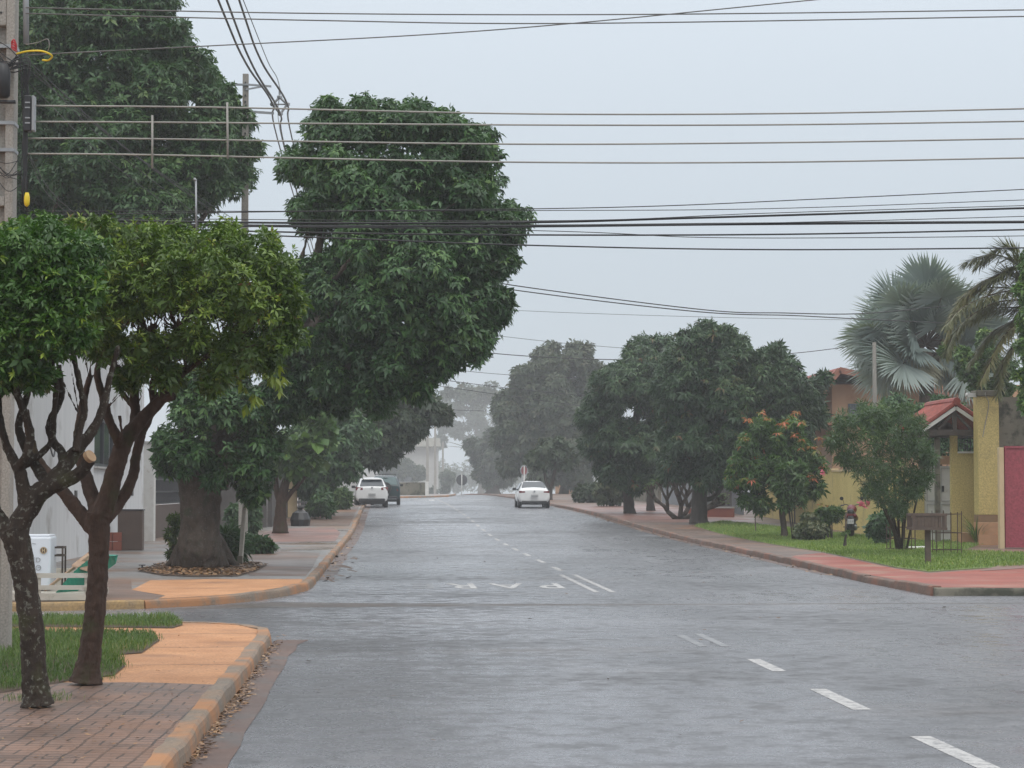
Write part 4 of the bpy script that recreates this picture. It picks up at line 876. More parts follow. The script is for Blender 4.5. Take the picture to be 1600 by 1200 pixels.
def trunkE(mb, r): b = gy(at(1660, 700, 50).x, 50); limb(mb, [b, b + Vector((0, 0, 2)), at(1640, 560, 50), at(1635, 450, 50)], [.14, .11, .08, .03], r)
make_tree('garden_tree', 'dark small leaved foliage cut by the right edge of the photo', gy(at(1660, 700, 50).x, 50), trunkE, BE, 'lf_near', 'bark_brown', None, L=.11, wr=.45, n_per=8, dens=1.0, seed=27, inner=.4)
BC = px_blobs([(1545, 560, 26), (1515, 575, 20), (1570, 575, 24), (1530, 600, 22), (1565, 605, 22), (1505, 555, 14), (1540, 530, 16), (1480, 545, 8)], 68, 1.0, R_(72), 2)
def trunkC(mb, r): b = gy(at(1545, 700, 68).x, 68); limb(mb, [b, b + Vector((0, 0, 2)), at(1540, 570, 68)], [.12, .1, .04], r)
make_tree('garden_tree', 'fresh green small leaved tree between the two palms behind the pillar', gy(at(1545, 700, 68).x, 68), trunkC, BC, 'lf_bright', 'bark_brown', None, L=.15, wr=.45, n_per=7, dens=.9, seed=28, inner=.3)
BU = px_blobs([(1400, 640, 26), (1440, 655, 28), (1470, 640, 24), (1500, 690, 26), (1530, 660, 24), (1500, 650, 20), (1370, 660, 24), (1460, 690, 26), (1540, 700, 22), (1410, 690, 26)], 74, .8, R_(73), 2)
def trunkU(mb, r): b = gy(at(1470, 760, 74).x, 74); limb(mb, [b, b + Vector((0, 0, 1.2)), at(1470, 680, 74)], [.1, .08, .03], r); branchwork(mb, b + Vector((0, 0, .8)), BU, .03, R_(16), 6)
make_tree('garden_shrubbery', 'dark dense shrubbery just behind the yellow wall under the fan palm', gy(at(1470, 760, 74).x, 74), trunkU, BU, 'lf_big', 'bark_dark', None, L=.16, wr=.4, n_per=8, dens=.9, seed=29, inner=.4, cat='shrub')
rng = np.random.default_rng(8); c = gp(1526, 843)
t = thing('strap_leaf_plant', 'spiky strap leaved plant at the corner of wall and yellow pillar', 'plant', gy(at(1526, 830, 62.2).x, 62.2)); c = np.array(t['_org'])
QV = []
for k in range(46):
    a = rng.uniform(0, 6.28); v = unit(np.array([math.cos(a) * .5, math.sin(a) * .35, rng.uniform(.6, 1.4)])); L = rng.uniform(.5, 1.1); w = np.array([-math.sin(a), math.cos(a), 0]) * .018
    QV.append([c, c + v * L * .6 - w, c + v * L + np.array([math.cos(a), math.sin(a), -.3]) * .22, c + v * L * .6 + w])
quad_obj('foliage', np.array(QV), rng.uniform(0, 1, 46), M['lf_bright'], t)

# ------------------------------------------------------------------ walls and buildings on the right
def wall_thing(name, label, X0, X1, Y0, Y1, h, m, th=.18, cap=None, cat='wall', z0=None):
    n = max(1, int(abs(Y1 - Y0) / 4)); b = gy((X0 + X1) / 2, (Y0 + Y1) / 2); t = thing(name, label, cat, b); mb, mc = MB(), MB()
    for i in range(n):
        a = Vector((X0 + (X1 - X0) * i / n, Y0 + (Y1 - Y0) * i / n)); c = Vector((X0 + (X1 - X0) * (i + 1) / n, Y0 + (Y1 - Y0) * (i + 1) / n))
        z = zr((a.y + c.y) / 2) + .12 if n > 1 else zr((Y0 + Y1) / 2) + .12; L = (c - a).length; rz = math.atan2(c.y - a.y, c.x - a.x); mid = (a + c) / 2
        mb.box((mid.x, mid.y, z + h / 2 - .2), (L - .002, th, h + .4), rz)
        if cap: mc.box((mid.x, mid.y, z + h + .035), (L, th + .08, .066), rz)
    mb.build('panel' if 'fence' in name else 'masonry', m, t)
    if cap: mc.build('coping', cap, t)
    return t
wall_thing('garden_wall', 'long yellow wall running away behind the oleander and the motorcycle', 16.55, 16.75, 66.4, 97, 2.15, M['yellow_wall'], cap=M['cream'])
g = 63.0; zg = zr(g) + .12
t = thing('gatehouse', 'small entrance gate under a red tiled gable roof with yellow walls', 'gatehouse', (16.9, 64.4, zg))
mb = MB(); XR, ZR, ZE = 16.73, 4.22, 3.55
for s in (-1, 1):
    xe = XR + s * .98; n = 6
    nrm = Vector((s * .67, 0, .98)).normalized()
    for k in range(n):                                          # courses of half-round tiles running down the slope
        ya = 62.75 + k * .56; mb.slab([(XR, ya, ZR), (XR, ya + .55, ZR), (xe, ya + .55, ZE), (xe, ya, ZE)], nrm, .05)
    for k in range(13):
        ya = 62.85 + k * .255; mb.tube([Vector((XR, ya, ZR + .05)) , Vector((XR + s * .5, ya, (ZR + ZE) / 2 + .04)), Vector((xe + s * .05, ya, ZE + .02))], .075, 8)
mb.tube([(XR, 62.68, ZR + .09), (XR, 64, ZR + .10), (XR, 66.15, ZR + .09)], .11, 8)
rf = mb.build('roof', M['tile'], t, fix=True)
for yy in (62.80, 66):
    mb = MB()
    for s in (-1, 1): mb.bar((XR, yy, ZR - .10), (XR + s * .96, yy, ZE - .08), .06, .10)
    mb.build('bargeboard', M['white_paint'], rf)
mb = MB(); mb.box((XR, 62.95, 3.40), (1.75, .12, .17)); mb.box((XR, 62.98, 3.78), (.12, .1, .62)); mb.box((XR, 65.9, 3.40), (1.75, .12, .17))
for s in (-1, 1): mb.box((XR + s * .80, 64.4, 3.36), (.12, 3.1, .16))
mb.bar((XR - .5, 62.97, 3.48), (XR - .05, 62.97, 3.95), .07); mb.bar((XR + .5, 62.97, 3.48), (XR + .05, 62.97, 3.95), .07); mb.build('truss', M['timber_dark'], t)
mb = MB(); mb.add([(XR - .93, 65.8, ZE - .02), (XR + .93, 65.8, ZE - .02), (XR, 65.8, ZR - .06), (XR - .93, 65.84, ZE - .02), (XR + .93, 65.84, ZE - .02), (XR, 65.84, ZR - .06)], [(0, 1, 2), (5, 4, 3), (0, 3, 4, 1), (1, 4, 5, 2), (2, 5, 3, 0)]); mb.build('gable_dark_panel', M['timber_dark'], t)  # dark panel added behind the truss to make the open gable look dark
zb = zg - .05
mb = MB(); mb.box((17.13, 63.6, (zb + 2.80) / 2), (.74, .16, 2.80 - zb)); mb.box((16.86, 63.6, 3.06), (.20, .15, .52)); mb.build('wall', M['yellow_wall'], t)
mb = MB(); mb.box((17.23, 63.55, 2.825), (.54, .28, .05)); mb.build('sill', M['white_paint'], t)
mb = MB()
for k in range(6): mb.box((16.99 + k * .095, 63.6, 3.07), (.018, .02, .46))
for z in (2.95, 3.12, 3.24): mb.box((17.22, 63.602, z), (.5, .016, .018))
mb.build('window_grille', M['dark_metal'], t)
mb = MB(); mb.box((16.34, 63.5, (zb + 3.28) / 2), (.15, .15, 3.28 - zb)); mb.build('post', M['dirty_conc'], t, bevel=.01)
mb = MB(); mb.box((15.95, 65.6, (zb + 2.3) / 2), (1.0, .16, 2.3 - zb)); mb.build('wall', M['yellow_wall'], t)
mb = MB(); mb.box((16.95, 65.6, (zb + 2.45) / 2 + .02), (.95, .05, 2.4 - zb))
d_ = mb.build('door', M['white_paint'], t)
mb = MB()
for z0, z1 in ((.35, 1.15), (1.25, 2.25)):
    for x0, x1 in ((16.55, 16.9), (16.99, 17.35)):
        for a, c in (((x0, z0), (x1, z0)), ((x1, z0), (x1, z1)), ((x1, z1), (x0, z1)), ((x0, z1), (x0, z0))): mb.bar((a[0], 65.56, zg + a[1]), (c[0], 65.56, zg + c[1]), .03)
mb.build('door_moulding', M['pale_wall'], d_); mb = MB(); mb.box((17.03, 65.55, zg + 1.62), (.07, .05, .18)); mb.build('handle', M['black_pl'], d_)
mb = MB(); mb.box((16.95, 65.6, 2.62), (1.0, .14, .26)); mb.build('lintel', M['peach'], t)
t = thing('gate_pillar', 'tall yellow pillar with a concrete cap and stone foot right of the tiled gate', 'pillar', (17.5, 62.4, zg))
mb = MB(); mb.box((17.51, 62.4, (1.0 + 4.43) / 2), (.62, .5, 3.43)); mb.build('shaft', M['yellow_wall'], t, bevel=.01)
mb = MB(); mb.box((17.51, 62.398, .89), (.635, .51, .215)); mb.build('band', M['brown_band'], t)
mb = MB(); mb.box((17.51, 62.39, .60), (.66, .54, .36)); mb.box((17.51, 62.37, .24), (.70, .6, .36)); mb.box((17.05, 62.7, .28), (.56, .5, .40)); mb.build('stone_foot', M['peach'], t, bevel=.008)
mb = MB(); mb.box((17.52, 62.4, 4.52), (.74, .66, .17)); mb.build('cap', M['dirty_conc'], t, bevel=.02)
mb = MB(); mb.box((17.05, 62.25, 4.47), (.26, .14, .12)); mb.lathe((16.93, 62.25, 4.47), [(.05, -.06), (.07, -.02), (.07, .06)], 10, 'x'); mb.build('camera_bracket', M['white_paint'], t)
mb = MB(); mb.tube(smooth_path([(17.45, 62.12, 4.60), (17.40, 62.06, 4.47), (17.52, 62.13, 4.2), (17.40, 62.13, 3.6), (17.33, 62.13, 3.25)], 5), .012, 5); mb.build('loose_wire', M['cable_lt'], t)
wall_thing('boundary_wall', 'mould stained bare concrete wall between the yellow pillar and the red gate', 17.86, 22, 62.75, 62.75, 4.3, M['dirty_conc'], .25)
zp = zr(58.5) + .12; t = thing('metal_gate', 'faded red sheet metal gate at the right edge with pale post', 'gate', (18.4, 58.5, zp))
mb = MB(); mb.box((18.55, 58.5, zp + 1.40), (3.3, .05, 2.74)); mb.build('leaf', M['pinkred'], t)
mb = MB()
for z in (.06, 2.76): mb.box((18.55, 58.46, zp + z), (3.3, .05, .06))
for x in (16.93, 17.75, 18.6): mb.box((x, 58.462, zp + 1.4), (.04, .05, 2.66))
mb.build('frame', M['pinkred'], t); mb = MB(); mb.box((16.82, 58.55, zp + 1.35), (.13, .2, 2.8)); mb.build('post', M['cream'], t, bevel=.01)
# terracotta-roofed house behind
zh = zr(100) + .12; t = thing('house', 'peach house with terracotta eaves rising behind the trees and palm', 'house', (25, 105, zh))
mb = MB(); mb.box((25.6, 106, 3.4), (9.6, 12, 6.4)); mb.build('wall', M['orange_wall'], t)
mb = MB(); a = 7.15
mb.slab([(19.75, 98.8, 5.72), (19.75, 112, 5.72), (20.9, 112, a), (20.9, 98.8, a)], (0, 0, 1), .16); mb.slab([(20.9, 98.8, a), (20.9, 112, a), (31.5, 112, 5.0), (31.5, 98.8, 5.0)], (0, 0, 1), .16); rf = mb.build('roof', M['tile'], t)
mb = MB(); mb.bar((19.72, 98.74, 5.75), (20.9, 98.74, a + .05), .05, .28); mb.bar((20.9, 98.74, a + .05), (31.5, 98.74, 5.05), .05, .28); mb.bar((19.70, 98.74, 5.77), (19.70, 112, 5.77), .05, .26); mb.build('fascia', M['fascia'], rf)
mb = MB(); mb.slab([(19.8, 98.85, 5.66), (19.8, 112, 5.66), (20.9, 112, a - .07), (20.9, 98.85, a - .07)], (0, 0, -1), .05); mb.build('soffit', M['timber_dark'], rf)
mb = MB(); mb.slab([(19.2, 98.3, 4.45), (19.2, 112, 4.45), (20.79, 112, 4.75), (20.79, 98.3, 4.75)], (0, 0, 1), .14); mb.build('porch_roof', M['fascia'], t)
mb = MB(); mb.box((22.0, 99.97, 5.2), (.9, .08, 1.0)); mb.build('window', M['glass'], t)
wall_thing('board_fence', 'short grey blue upright board fence behind the young mango', 16.2, 16.2, 97.5, 100.5, 1.7, M['fence_grey'], .06, cat='fence')
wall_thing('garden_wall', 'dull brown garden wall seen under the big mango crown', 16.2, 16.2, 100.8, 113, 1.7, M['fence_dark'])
wall_thing('board_fence', 'pale grey board fence between the mango trunks', 16.2, 16.2, 113.3, 126, 1.8, M['fence_grey'], .06, cat='fence')
wall_thing('garden_wall', 'brownish wall beyond the round pale bush', 16.1, 15.6, 126.3, 149, 1.9, M['dirty_conc'])
wall_thing('garden_wall', 'orange rendered wall glimpsed between hazy trunks', 17.6, 19.6, 222, 220, 2.6, M['orange_wall'])
wall_thing('planter_wall', 'low red brick planter edge behind the bare shrub', 13.4, 15.2, 95, 94, .38, M['brick_red'], .2, cap=M['pale_wall'])

# ------------------------------------------------------------------ walls and house on the left
XL = -7.25
t = thing('house', 'white rendered house front along the left pavement with a dark window', 'house', gy(XL - 2, 56))
mb = MB(); H = 5.6; z0 = -.1
for (y0, y1, za, zb_) in ((41, 55.2, z0, H), (55.2, 59.4, z0, 2.32), (55.2, 59.4, 3.55, H), (59.4, 66.5, z0, H)): mb.box((XL - .15, (y0 + y1) / 2, (za + zb_) / 2), (.3, y1 - y0, zb_ - za))
mb.box((XL - 3.2, 41.15, 2.7), (5.8, .3, 5.6)); mb.box((XL - 3.2, 66.35, 2.7), (5.8, .3, 5.6)); mb.box((XL - 6, 54, 2.7), (.3, 25, 5.6))
mb.build('wall', M['white_wall'], t)
mb = MB(); mb.box((XL - 3.1, 53.8, 5.62), (6.4, 25.6, .14)); mb.build('roof', M['dirty_conc'], t)
mb = MB(); mb.box((XL - .12, 57.3, 2.93), (.08, 4.16, 1.2)); w_ = mb.build('window', M['glass'], t)
mb = MB()
for y in (55.25, 57.3, 59.35): mb.box((XL - .06, y, 2.93), (.06, .07, 1.2))
for z in (2.36, 3.51): mb.box((XL - .058, 57.3, z), (.06, 4.0, .07))
mb.build('frame', M['dark_metal'], w_); mb = MB(); mb.box((XL + .03, 57.3, 2.29), (.16, 4.4, .05)); mb.build('sill', M['pale_wall'], w_)
for y, z in ((50.4, 1.52), (51.9, 1.6), (61.7, 1.6), (63.5, 1.66)):
    mb = MB(); mb.box((XL + .012, y, z), (.03, .34, .22)); mb.build('wall_vent', M['black_pl'], t)
mb = MB(); mb.tube(smooth_path([(XL + .03, 47.2, 3.1), (XL + .1, 47.2, 2.7), (XL + .12, 47.6, 2.45), (XL + .1, 48.0, 2.6)], 5), .02, 6); mb.build('hook', M['dark_metal'], t)
t = thing('gate_column', 'slim white column at the end of the white house wall', 'column', gy(XL + .05, 67.6)); mb = MB(); zz = zr(67.6)
mb.box((XL + .05, 67.6, zz + 1.6), (.36, .5, 3.0)); mb.build('shaft', M['white_paint'], t, bevel=.015); mb = MB(); mb.box((XL + .05, 67.6, zz + 3.14), (.46, .6, .09)); mb.build('cap', M['pale_wall'], t)
t = thing('barred_gate', 'dark barred metal gate with solid brown lower panel beside the white column', 'gate', gy(XL, 73))
mb = MB(); zz = zr(70) + .12; mb.box((XL, 73.4, zz + .55), (.06, 9.6, 1.05)); mb.build('lower_panel', M['brown_box'], t)
mb = MB()
for k in range(40): mb.box((XL, 68.7 + k * .245, zz + 1.9), (.03, .035, 1.6))
for z in (1.12, 1.5, 1.9, 2.3, 2.7): mb.box((XL + .002, 73.4, zz + z), (.04, 9.6, .05))
mb.build('bars', M['dark_metal'], t)
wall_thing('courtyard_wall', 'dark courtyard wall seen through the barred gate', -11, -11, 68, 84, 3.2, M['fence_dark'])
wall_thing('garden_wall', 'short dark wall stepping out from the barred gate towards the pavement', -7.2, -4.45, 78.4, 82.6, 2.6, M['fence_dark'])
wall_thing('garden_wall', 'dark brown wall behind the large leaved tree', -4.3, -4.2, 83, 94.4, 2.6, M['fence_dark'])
t = thing('gate_column', 'cream square pillar behind the small crooked tree', 'column', gy(-3.95, 95)); mb = MB(); zz = zr(95)
mb.box((-3.95, 95, zz + 1.15), (.42, .42, 2.1)); mb.build('shaft', M['cream'], t, bevel=.015); mb = MB(); mb.box((-3.95, 95, zz + 2.24), (.52, .52, .08)); mb.build('cap', M['pale_wall'], t)
mb = MB(); mb.box((-3.95, 94.99, zz + 1.3), (.44, .44, .06)); mb.build('band', M['dark_metal'], t)
t = thing('barred_gate', 'dark slatted gate beyond the cream pillar', 'gate', gy(-4, 105)); mb = MB(); zz = zr(104) + .12
for k in range(9): mb.box((-4, 104.5, zz + .2 + k * .26), (.04, 18, .12))
for k in range(7): mb.box((-4.03, 96 + k * 2.9, zz + 1.15), (.06, .08, 2.4))
mb.build('bars', M['dark_metal'], t)
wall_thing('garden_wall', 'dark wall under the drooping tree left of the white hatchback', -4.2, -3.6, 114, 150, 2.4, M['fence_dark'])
wall_thing('pale_wall', 'pale wall half hidden behind the white hatchback', -9, -1.7, 158, 165.5, 3.6, M['pale_wall'])
wall_thing('far_wall', 'low banded wall at the far end of the road', 1.0, 3.45, 179, 178, 1.05, M['dirty_conc'])
t = thing('far_house', 'faint pale building lost in the fog above the dark off road vehicle', 'building', gy(3.2, 510)); zz = zr(500)
mb = MB(); mb.box((3.2, 512, zz + 5.5), (19, 20, 12)); mb.build('wall', M['pale_wall'], t); mb = MB(); mb.slab([(-7, 500, zz + 11.4), (13.2, 500, zz + 11.4), (13.2, 512, zz + 13.6), (-7, 512, zz + 13.6)], (0, 0, 1), .25); mb.slab([(-7, 524, zz + 11.4), (13.2, 524, zz + 11.4), (13.2, 512, zz + 13.6), (-7, 512, zz + 13.6)], (0, 0, 1), .25); mb.build('roof', M['dirty_conc'], t)
mb = MB(); mb.box((5, 501.96, zz + 4.6), (3.4, .1, 2.2)); mb.build('window', M['glass'], t)

# ------------------------------------------------------------------ utility poles and cables
YQ = 22.0
t = thing('utility_pole', 'recessed concrete utility pole with tangled cables at the left edge', 'utility pole', (-3.88, YQ, .12), 'concrete utility poles')
mb = MB(); HP = 9.5
for s in (-1, 1): mb.box((-3.88 + s * .135, YQ, HP / 2), (.085, .24, HP))
mb.box((-3.88, YQ + .02, HP / 2), (.19, .10, HP))
for z, h in ((.8, 1.5), (4.62, .10), (6.6, .42), (8.6, .3)): mb.box((-3.88, YQ, z), (.186, .235, h))
po = mb.build('shaft', M['conc'], t, bevel=.012)
for z in (6.52, 6.66): mb = MB(); mb.lathe((-3.84, YQ - .122, z), [(.012, -.004), (.012, .008)], 8, 'y'); mb.build('bolt_hole', M['black_pl'], t)
for px_y in (76, 195, 237): z = at(20, px_y, YQ).z; mb = MB(); mb.box((-3.88, YQ, z), (.37, .262, .035)); mb.build('steel_band', M['galv'], t)
mb = MB(); mb.tube([at(40, -60, YQ - .05), at(41, 68, YQ - .05)], .030, 10); mb.build('conduit', M['grey_pl'], t, True)
mb = MB(); r = random.Random(3)
for k in range(16):
    a = at(r.uniform(28, 45), r.uniform(80, 110), YQ - .16 - r.uniform(0, .05)); b = at(r.uniform(34, 44), r.uniform(280, 330), YQ - .15)
    mb.tube(smooth_path([a, at(r.uniform(34, 47), r.uniform(150, 170), YQ - .17), at(r.uniform(34, 44), r.uniform(215, 240), YQ - .16), b], 4), .0045, 5)
for k in range(13):
    a = at(-10, r.uniform(60, 130), YQ - .2); b = at(r.uniform(22, 40), r.uniform(80, 105), YQ - .16)
    mb.tube(smooth_path([a, a.lerp(b, .5) + Vector((0, 0, r.uniform(-.10, .04))), b], 5), .005, 5)
for k in range(8):
    a = at(-10, r.uniform(240, 275), YQ - .18); b = at(r.uniform(24, 40), r.uniform(240, 290), YQ - .16)
    mb.tube(smooth_path([a, a.lerp(b, .5) + Vector((0, 0, -r.uniform(.02, .14))), b], 5), .004, 5)
for k in range(4): mb.tube(smooth_path([at(8, 108, YQ - .18), at(22, 95 + 6 * k, YQ - .2), at(46, 92 + 5 * k, YQ - .2), at(43, 120 + 4 * k, YQ - .18)], 6), .006, 6)
mb.build('cable_tangle', M['cable_dk'], t, True)
mb = MB(); mb.box(at(43.5, 178, YQ - .16), (.075, .12, .36)); bx = mb.build('splice_box', M['black_pl'], t, bevel=.01)
mb = MB(); mb.box(at(53, 178, YQ - .16), (.025, .13, .35)); mb.build('side_plate', M['grey_pl'], bx, bevel=.006)
for y in (160, 168, 184, 192): mb = MB(); mb.box(at(43, y, YQ - .225), (.05, .01, .012)); mb.build('latch', M['galv'], bx)
mb = MB(); c = at(4, 128, YQ - .25); mb.lathe(c + Vector((0, 0, -.16)), [(.05, 0), (.075, .02), (.08, .25), (.06, .32), (.03, .36)], 14); mb.box(c + Vector((.05, 0, -.2)), (.16, .05, .03)); mb.build('splice_canister', M['black_pl'], t, True)
mb = MB(); mb.tube(smooth_path([at(26, 84, YQ - .2), at(44, 80, YQ - .3), at(66, 80, YQ - .35), at(81, 87, YQ - .3), at(76, 94, YQ - .22), at(66, 94, YQ - .2)], 7), .010, 7); mb.build('yellow_hose', M['yellow_pl'], t, True)
mb = MB(); mb.tube(smooth_path([at(40, 70, YQ - .2), at(60, 66, YQ - .25), at(74, 61, YQ - .3), at(77, 72, YQ - .3), at(73, 84, YQ - .25)], 6), .004, 5); mb.build('cable_loop', M['cable_lt'], t, True)
mb = MB()
for k in range(5): mb.tube(smooth_path([at(18, 66 + k * 2, YQ - .2), at(22, 62 + k * 4, YQ - .24), at(26, 72 + k * 2, YQ - .2)], 4), .008, 6)
mb.build('red_clamp', M['red_pl'], t, True)
mb = MB(); c = at(42, 312, YQ - .2); mb.lathe(c + Vector((0, 0, -.07)), [(.008, 0), (.026, .02), (.03, .06), (.028, .1), (.018, .14)], 10); mb.build('yellow_tag', M['yellow_pl'], t, True)

def far_pole(px, ytop, Y, w, label, arms):
    c = at(px, ytop, Y); X = c.x; z0 = zr(Y); t = thing('utility_pole', label, 'utility pole', (X, Y, z0), 'concrete utility poles')
    mb = MB(); h = c.z - z0; vs = []
    for z, s in ((0, 1.25), (h, .8)):
        for dx, dy in ((-1, -1), (1, -1), (1, 1), (-1, 1)): vs.append((X + dx * w / 2 * s, Y + dy * w / 2 * s, z0 + z))
    mb.add(vs, [(3, 2, 1, 0), (4, 5, 6, 7), (0, 1, 5, 4), (1, 2, 6, 5), (2, 3, 7, 6), (3, 0, 4, 7)]); mb.build('shaft', M['conc'], t)
    return t, X, c.z
t, X, z = far_pole(384, 116, 58, .19, 'concrete pole with a cable spacer arm showing between the two tallest left trees', 1)
for k in range(14): mb = MB(); mb.box((X, 57.9, z - .25 - k * .17), (.035, .03, .05)); mb.build('step_hole', M['black_pl'], t)
mb = MB(); mb.bar((X, 57.9, at(385, 133, 58).z), at(424, 135, 57.9), .05); mb.bar((X, 57.9, at(385, 141, 58).z), at(412, 135, 57.9), .04); mb.bar((X - .3, 57.9, z - .3), (X, 57.9, z - .3), .05)
mb.build('arm', M['galv'], t); mb = MB(); mb.bar((X, 57.9, at(385, 175, 58).z), at(428, 177, 57.9), .06); mb.build('arm', M['galv'], t)
mb = MB(); sp = [at(437, 152, 57.8), at(449, 163, 57.8), at(438, 178, 57.8), at(426, 163, 57.8)]
for i in range(4): mb.tube([sp[i], sp[(i + 1) % 4]], .035, 6)
mb.tube([sp[0], at(437, 138, 57.8)], .03, 6); mb.tube([sp[3], sp[1]], .02, 6)
for p in sp: mb.lathe(p + Vector((0, 0, -.05)), [(.04, 0), (.07, .03), (.07, .08), (.04, .11)], 8)
mb.build('cable_spacer', M['galv'], t)
far_pole(668, 640, 330, .38, 'left hand pole of the two faint poles at the road end', 1)
far_pole(680, 655, 350, .36, 'thinner faint pole just right of its twin at the road end', 1)
far_pole(692, 690, 420, .38, 'shortest and faintest pole at the road end', 1)
far_pole(1366, 535, 74, .13, 'slim grey pole in front of the silvery fan palm', 1)

def cable(label, pts, Y, rad, m='cable', dY=0, name='overhead_cable', group='cables strung across the side street'):
    """a cable through photo positions at distance Y (dY: how much farther its last point is)"""
    P = [at(x, y, Y + dY * i / (len(pts) - 1)) for i, (x, y) in enumerate(pts)]
    mb = MB(); mb.tube(smooth_path(P, 10), rad, 6)
    return tag(mb.build(name, M[m], smooth=True, fix=False), label, 'cable', group)
Yc = YQ - .12
cable('topmost thin cable crossing the whole sky', [(40, 12), (500, 21), (1000, 22.5), (1640, 15)], Yc, .0065)
cable('second thin cable from the top, just under the topmost one', [(40, 21), (500, 32), (900, 36.5), (1640, 25)], Yc, .0065)
cable('thin cable slanting up to the right across the two top cables', [(40, 86), (320, 72), (650, 55), (900, 36), (1290, -2)], Yc, .006)
cable('first of the four pale parallel wires held by spacer rods', [(46, 165), (355, 168), (835, 178), (1250, 177), (1640, 169)], Yc, .0085, 'cable_lt')
cable('second of the four pale parallel wires held by spacer rods', [(52, 190), (238, 191), (780, 195), (1200, 195), (1640, 189)], Yc, .0085, 'cable_lt')
cable('third of the four pale parallel wires held by spacer rods', [(44, 216), (238, 217), (780, 225), (1200, 223), (1640, 216)], Yc, .0085, 'cable_lt')
cable('lowest of the four pale parallel wires held by spacer rods', [(40, 240), (238, 242), (780, 253), (1200, 253.5), (1640, 246)], Yc, .0085, 'cable_lt')
cable('thin cable rising most steeply of the lower bunch at right', [(40, 336), (420, 331), (955, 324), (1300, 310), (1640, 294)], Yc, .005, 'cable_dk')
cable('thin cable with small wire knot beside the steepest one', [(40, 330), (420, 330), (840, 329), (1200, 326), (1640, 311)], Yc, .004, 'cable_dk')
cable('hair thin cable just above the thick twisted cable', [(40, 340), (840, 345), (1200, 333), (1640, 320)], Yc - .02, .004, 'cable_dk')
cable('thick twisted cable rising to the right in the lower bunch', [(40, 342), (420, 348), (820, 347.5), (1100, 340), (1640, 324)], Yc, .011, 'cable_dk')
cable('thickest black cable in the middle of the lower bunch', [(40, 346), (420, 353), (840, 353), (1150, 350), (1640, 346.5)], Yc, .0145, 'cable_dk')
cable('thin cable crossing over the thickest black cable', [(40, 352), (820, 355), (1300, 346), (1640, 337)], Yc - .02, .004, 'cable_dk')
cable('medium black cable under the thickest one', [(40, 350), (420, 362), (820, 367), (1230, 366), (1640, 358)], Yc, .0085, 'cable_dk')
cable('hair thin cable crossing the medium black cable', [(40, 349), (820, 360), (1100, 371), (1400, 371), (1640, 368)], Yc - .02, .004, 'cable_dk')
cable('lowest black cable of the bunch, sagging alone below', [(40, 355), (420, 368), (820, 383), (1200, 390), (1640, 387)], Yc, .0075, 'cable_dk')
for i, (a, b) in enumerate((((238, 180), (238, 263)), ((355, 160), (356, 248)))):
    mb = MB(); mb.tube([at(*a, Yc - .02), at(*b, Yc - .02)], .011, 8); tag(mb.build('spacer_rod', M['cable_lt'], smooth=True), ('left' if i == 0 else 'right') + ' hand pale upright rod clipped across the four parallel wires', 'spacer rod', 'spacer rods on the parallel wires')
for i, (p, q) in enumerate((((41, 92), (330, 330)), ((43, 95), (355, 345)), ((45, 100), (300, 330)), ((45, 110), (380, 352)), ((44, 240), (130, 345)), ((45, 245), (110, 338)), ((46, 130), (280, 335)))):
    lab = ['uppermost', 'second', 'third', 'fourth', 'short lower', 'shortest lower', 'slackest'][i]
    cable(lab + ' of the thin drop wires fanning down from the pole behind the clipped crowns', [p, ((p[0] + q[0]) / 2 - 6, (p[1] + q[1]) / 2 + 8), q], YQ - .1, .004, 'cable_dk', dY=4 + i, name='drop_wire', group='drop wires fanning from the near pole')
prim = 'thick primary cables running along the street'
for lab, xs in (('left hand thick cable sweeping up from the spacer above the left trees', [(426, 163), (385, 100), (345, 10)]), ('middle thick cable sweeping up from the spacer above the left trees', [(438, 178), (396, 105), (356, 5)]), ('right hand thick cable sweeping up from the spacer above the left trees', [(449, 163), (408, 95), (372, -5)])):
    P = [at(599 + (xs[0][0] + 7 - 599) * .46, 764 + (xs[0][1] + 52 - 764) * .46, 160), at(599 + (xs[0][0] + 7 - 599) * .67, 764 + (xs[0][1] + 52 - 764) * .66, 110), at(xs[0][0] + 7, xs[0][1] + 52, 74), at(*xs[0], 57.8), at(*xs[1], 51), at(*xs[2], 45.5)]; P.append(P[-1] + (P[-1] - P[-2]) * 3.2 + Vector((0, 0, .5)))
    mb = MB(); mb.tube(smooth_path(P, 8), .026, 6); tag(mb.build('primary_cable', M['cable'], smooth=True, fix=False), lab, 'cable', prim)
P = [at(493, 402, 110), at(441, 220, 74), at(437, 138, 57.8), at(418, 95, 51), at(382, 5, 45.5)]; P.append(P[-1] + (P[-1] - P[-2]) * 3.2)
mb = MB(); mb.tube(smooth_path(P, 8), .010, 5); tag(mb.build('messenger_wire', M['cable'], smooth=True, fix=False), 'thin messenger wire carrying the cable spacer beside the thick cables', 'cable', prim)
sv = 'service cables over the far street'
cable('upper of two sagging cables from the big left tree to the fan palm', [(700, 425), (810, 447), (1100, 484), (1225, 489), (1345, 490), (1480, 478)], 70, .018, 'cable_dk', 8, 'service_cable', sv)
cable('lower of two sagging cables from the big left tree to the fan palm', [(700, 432), (810, 454), (1090, 487), (1240, 493), (1335, 498), (1480, 505)], 70, .018, 'cable_dk', 8, 'service_cable', sv)
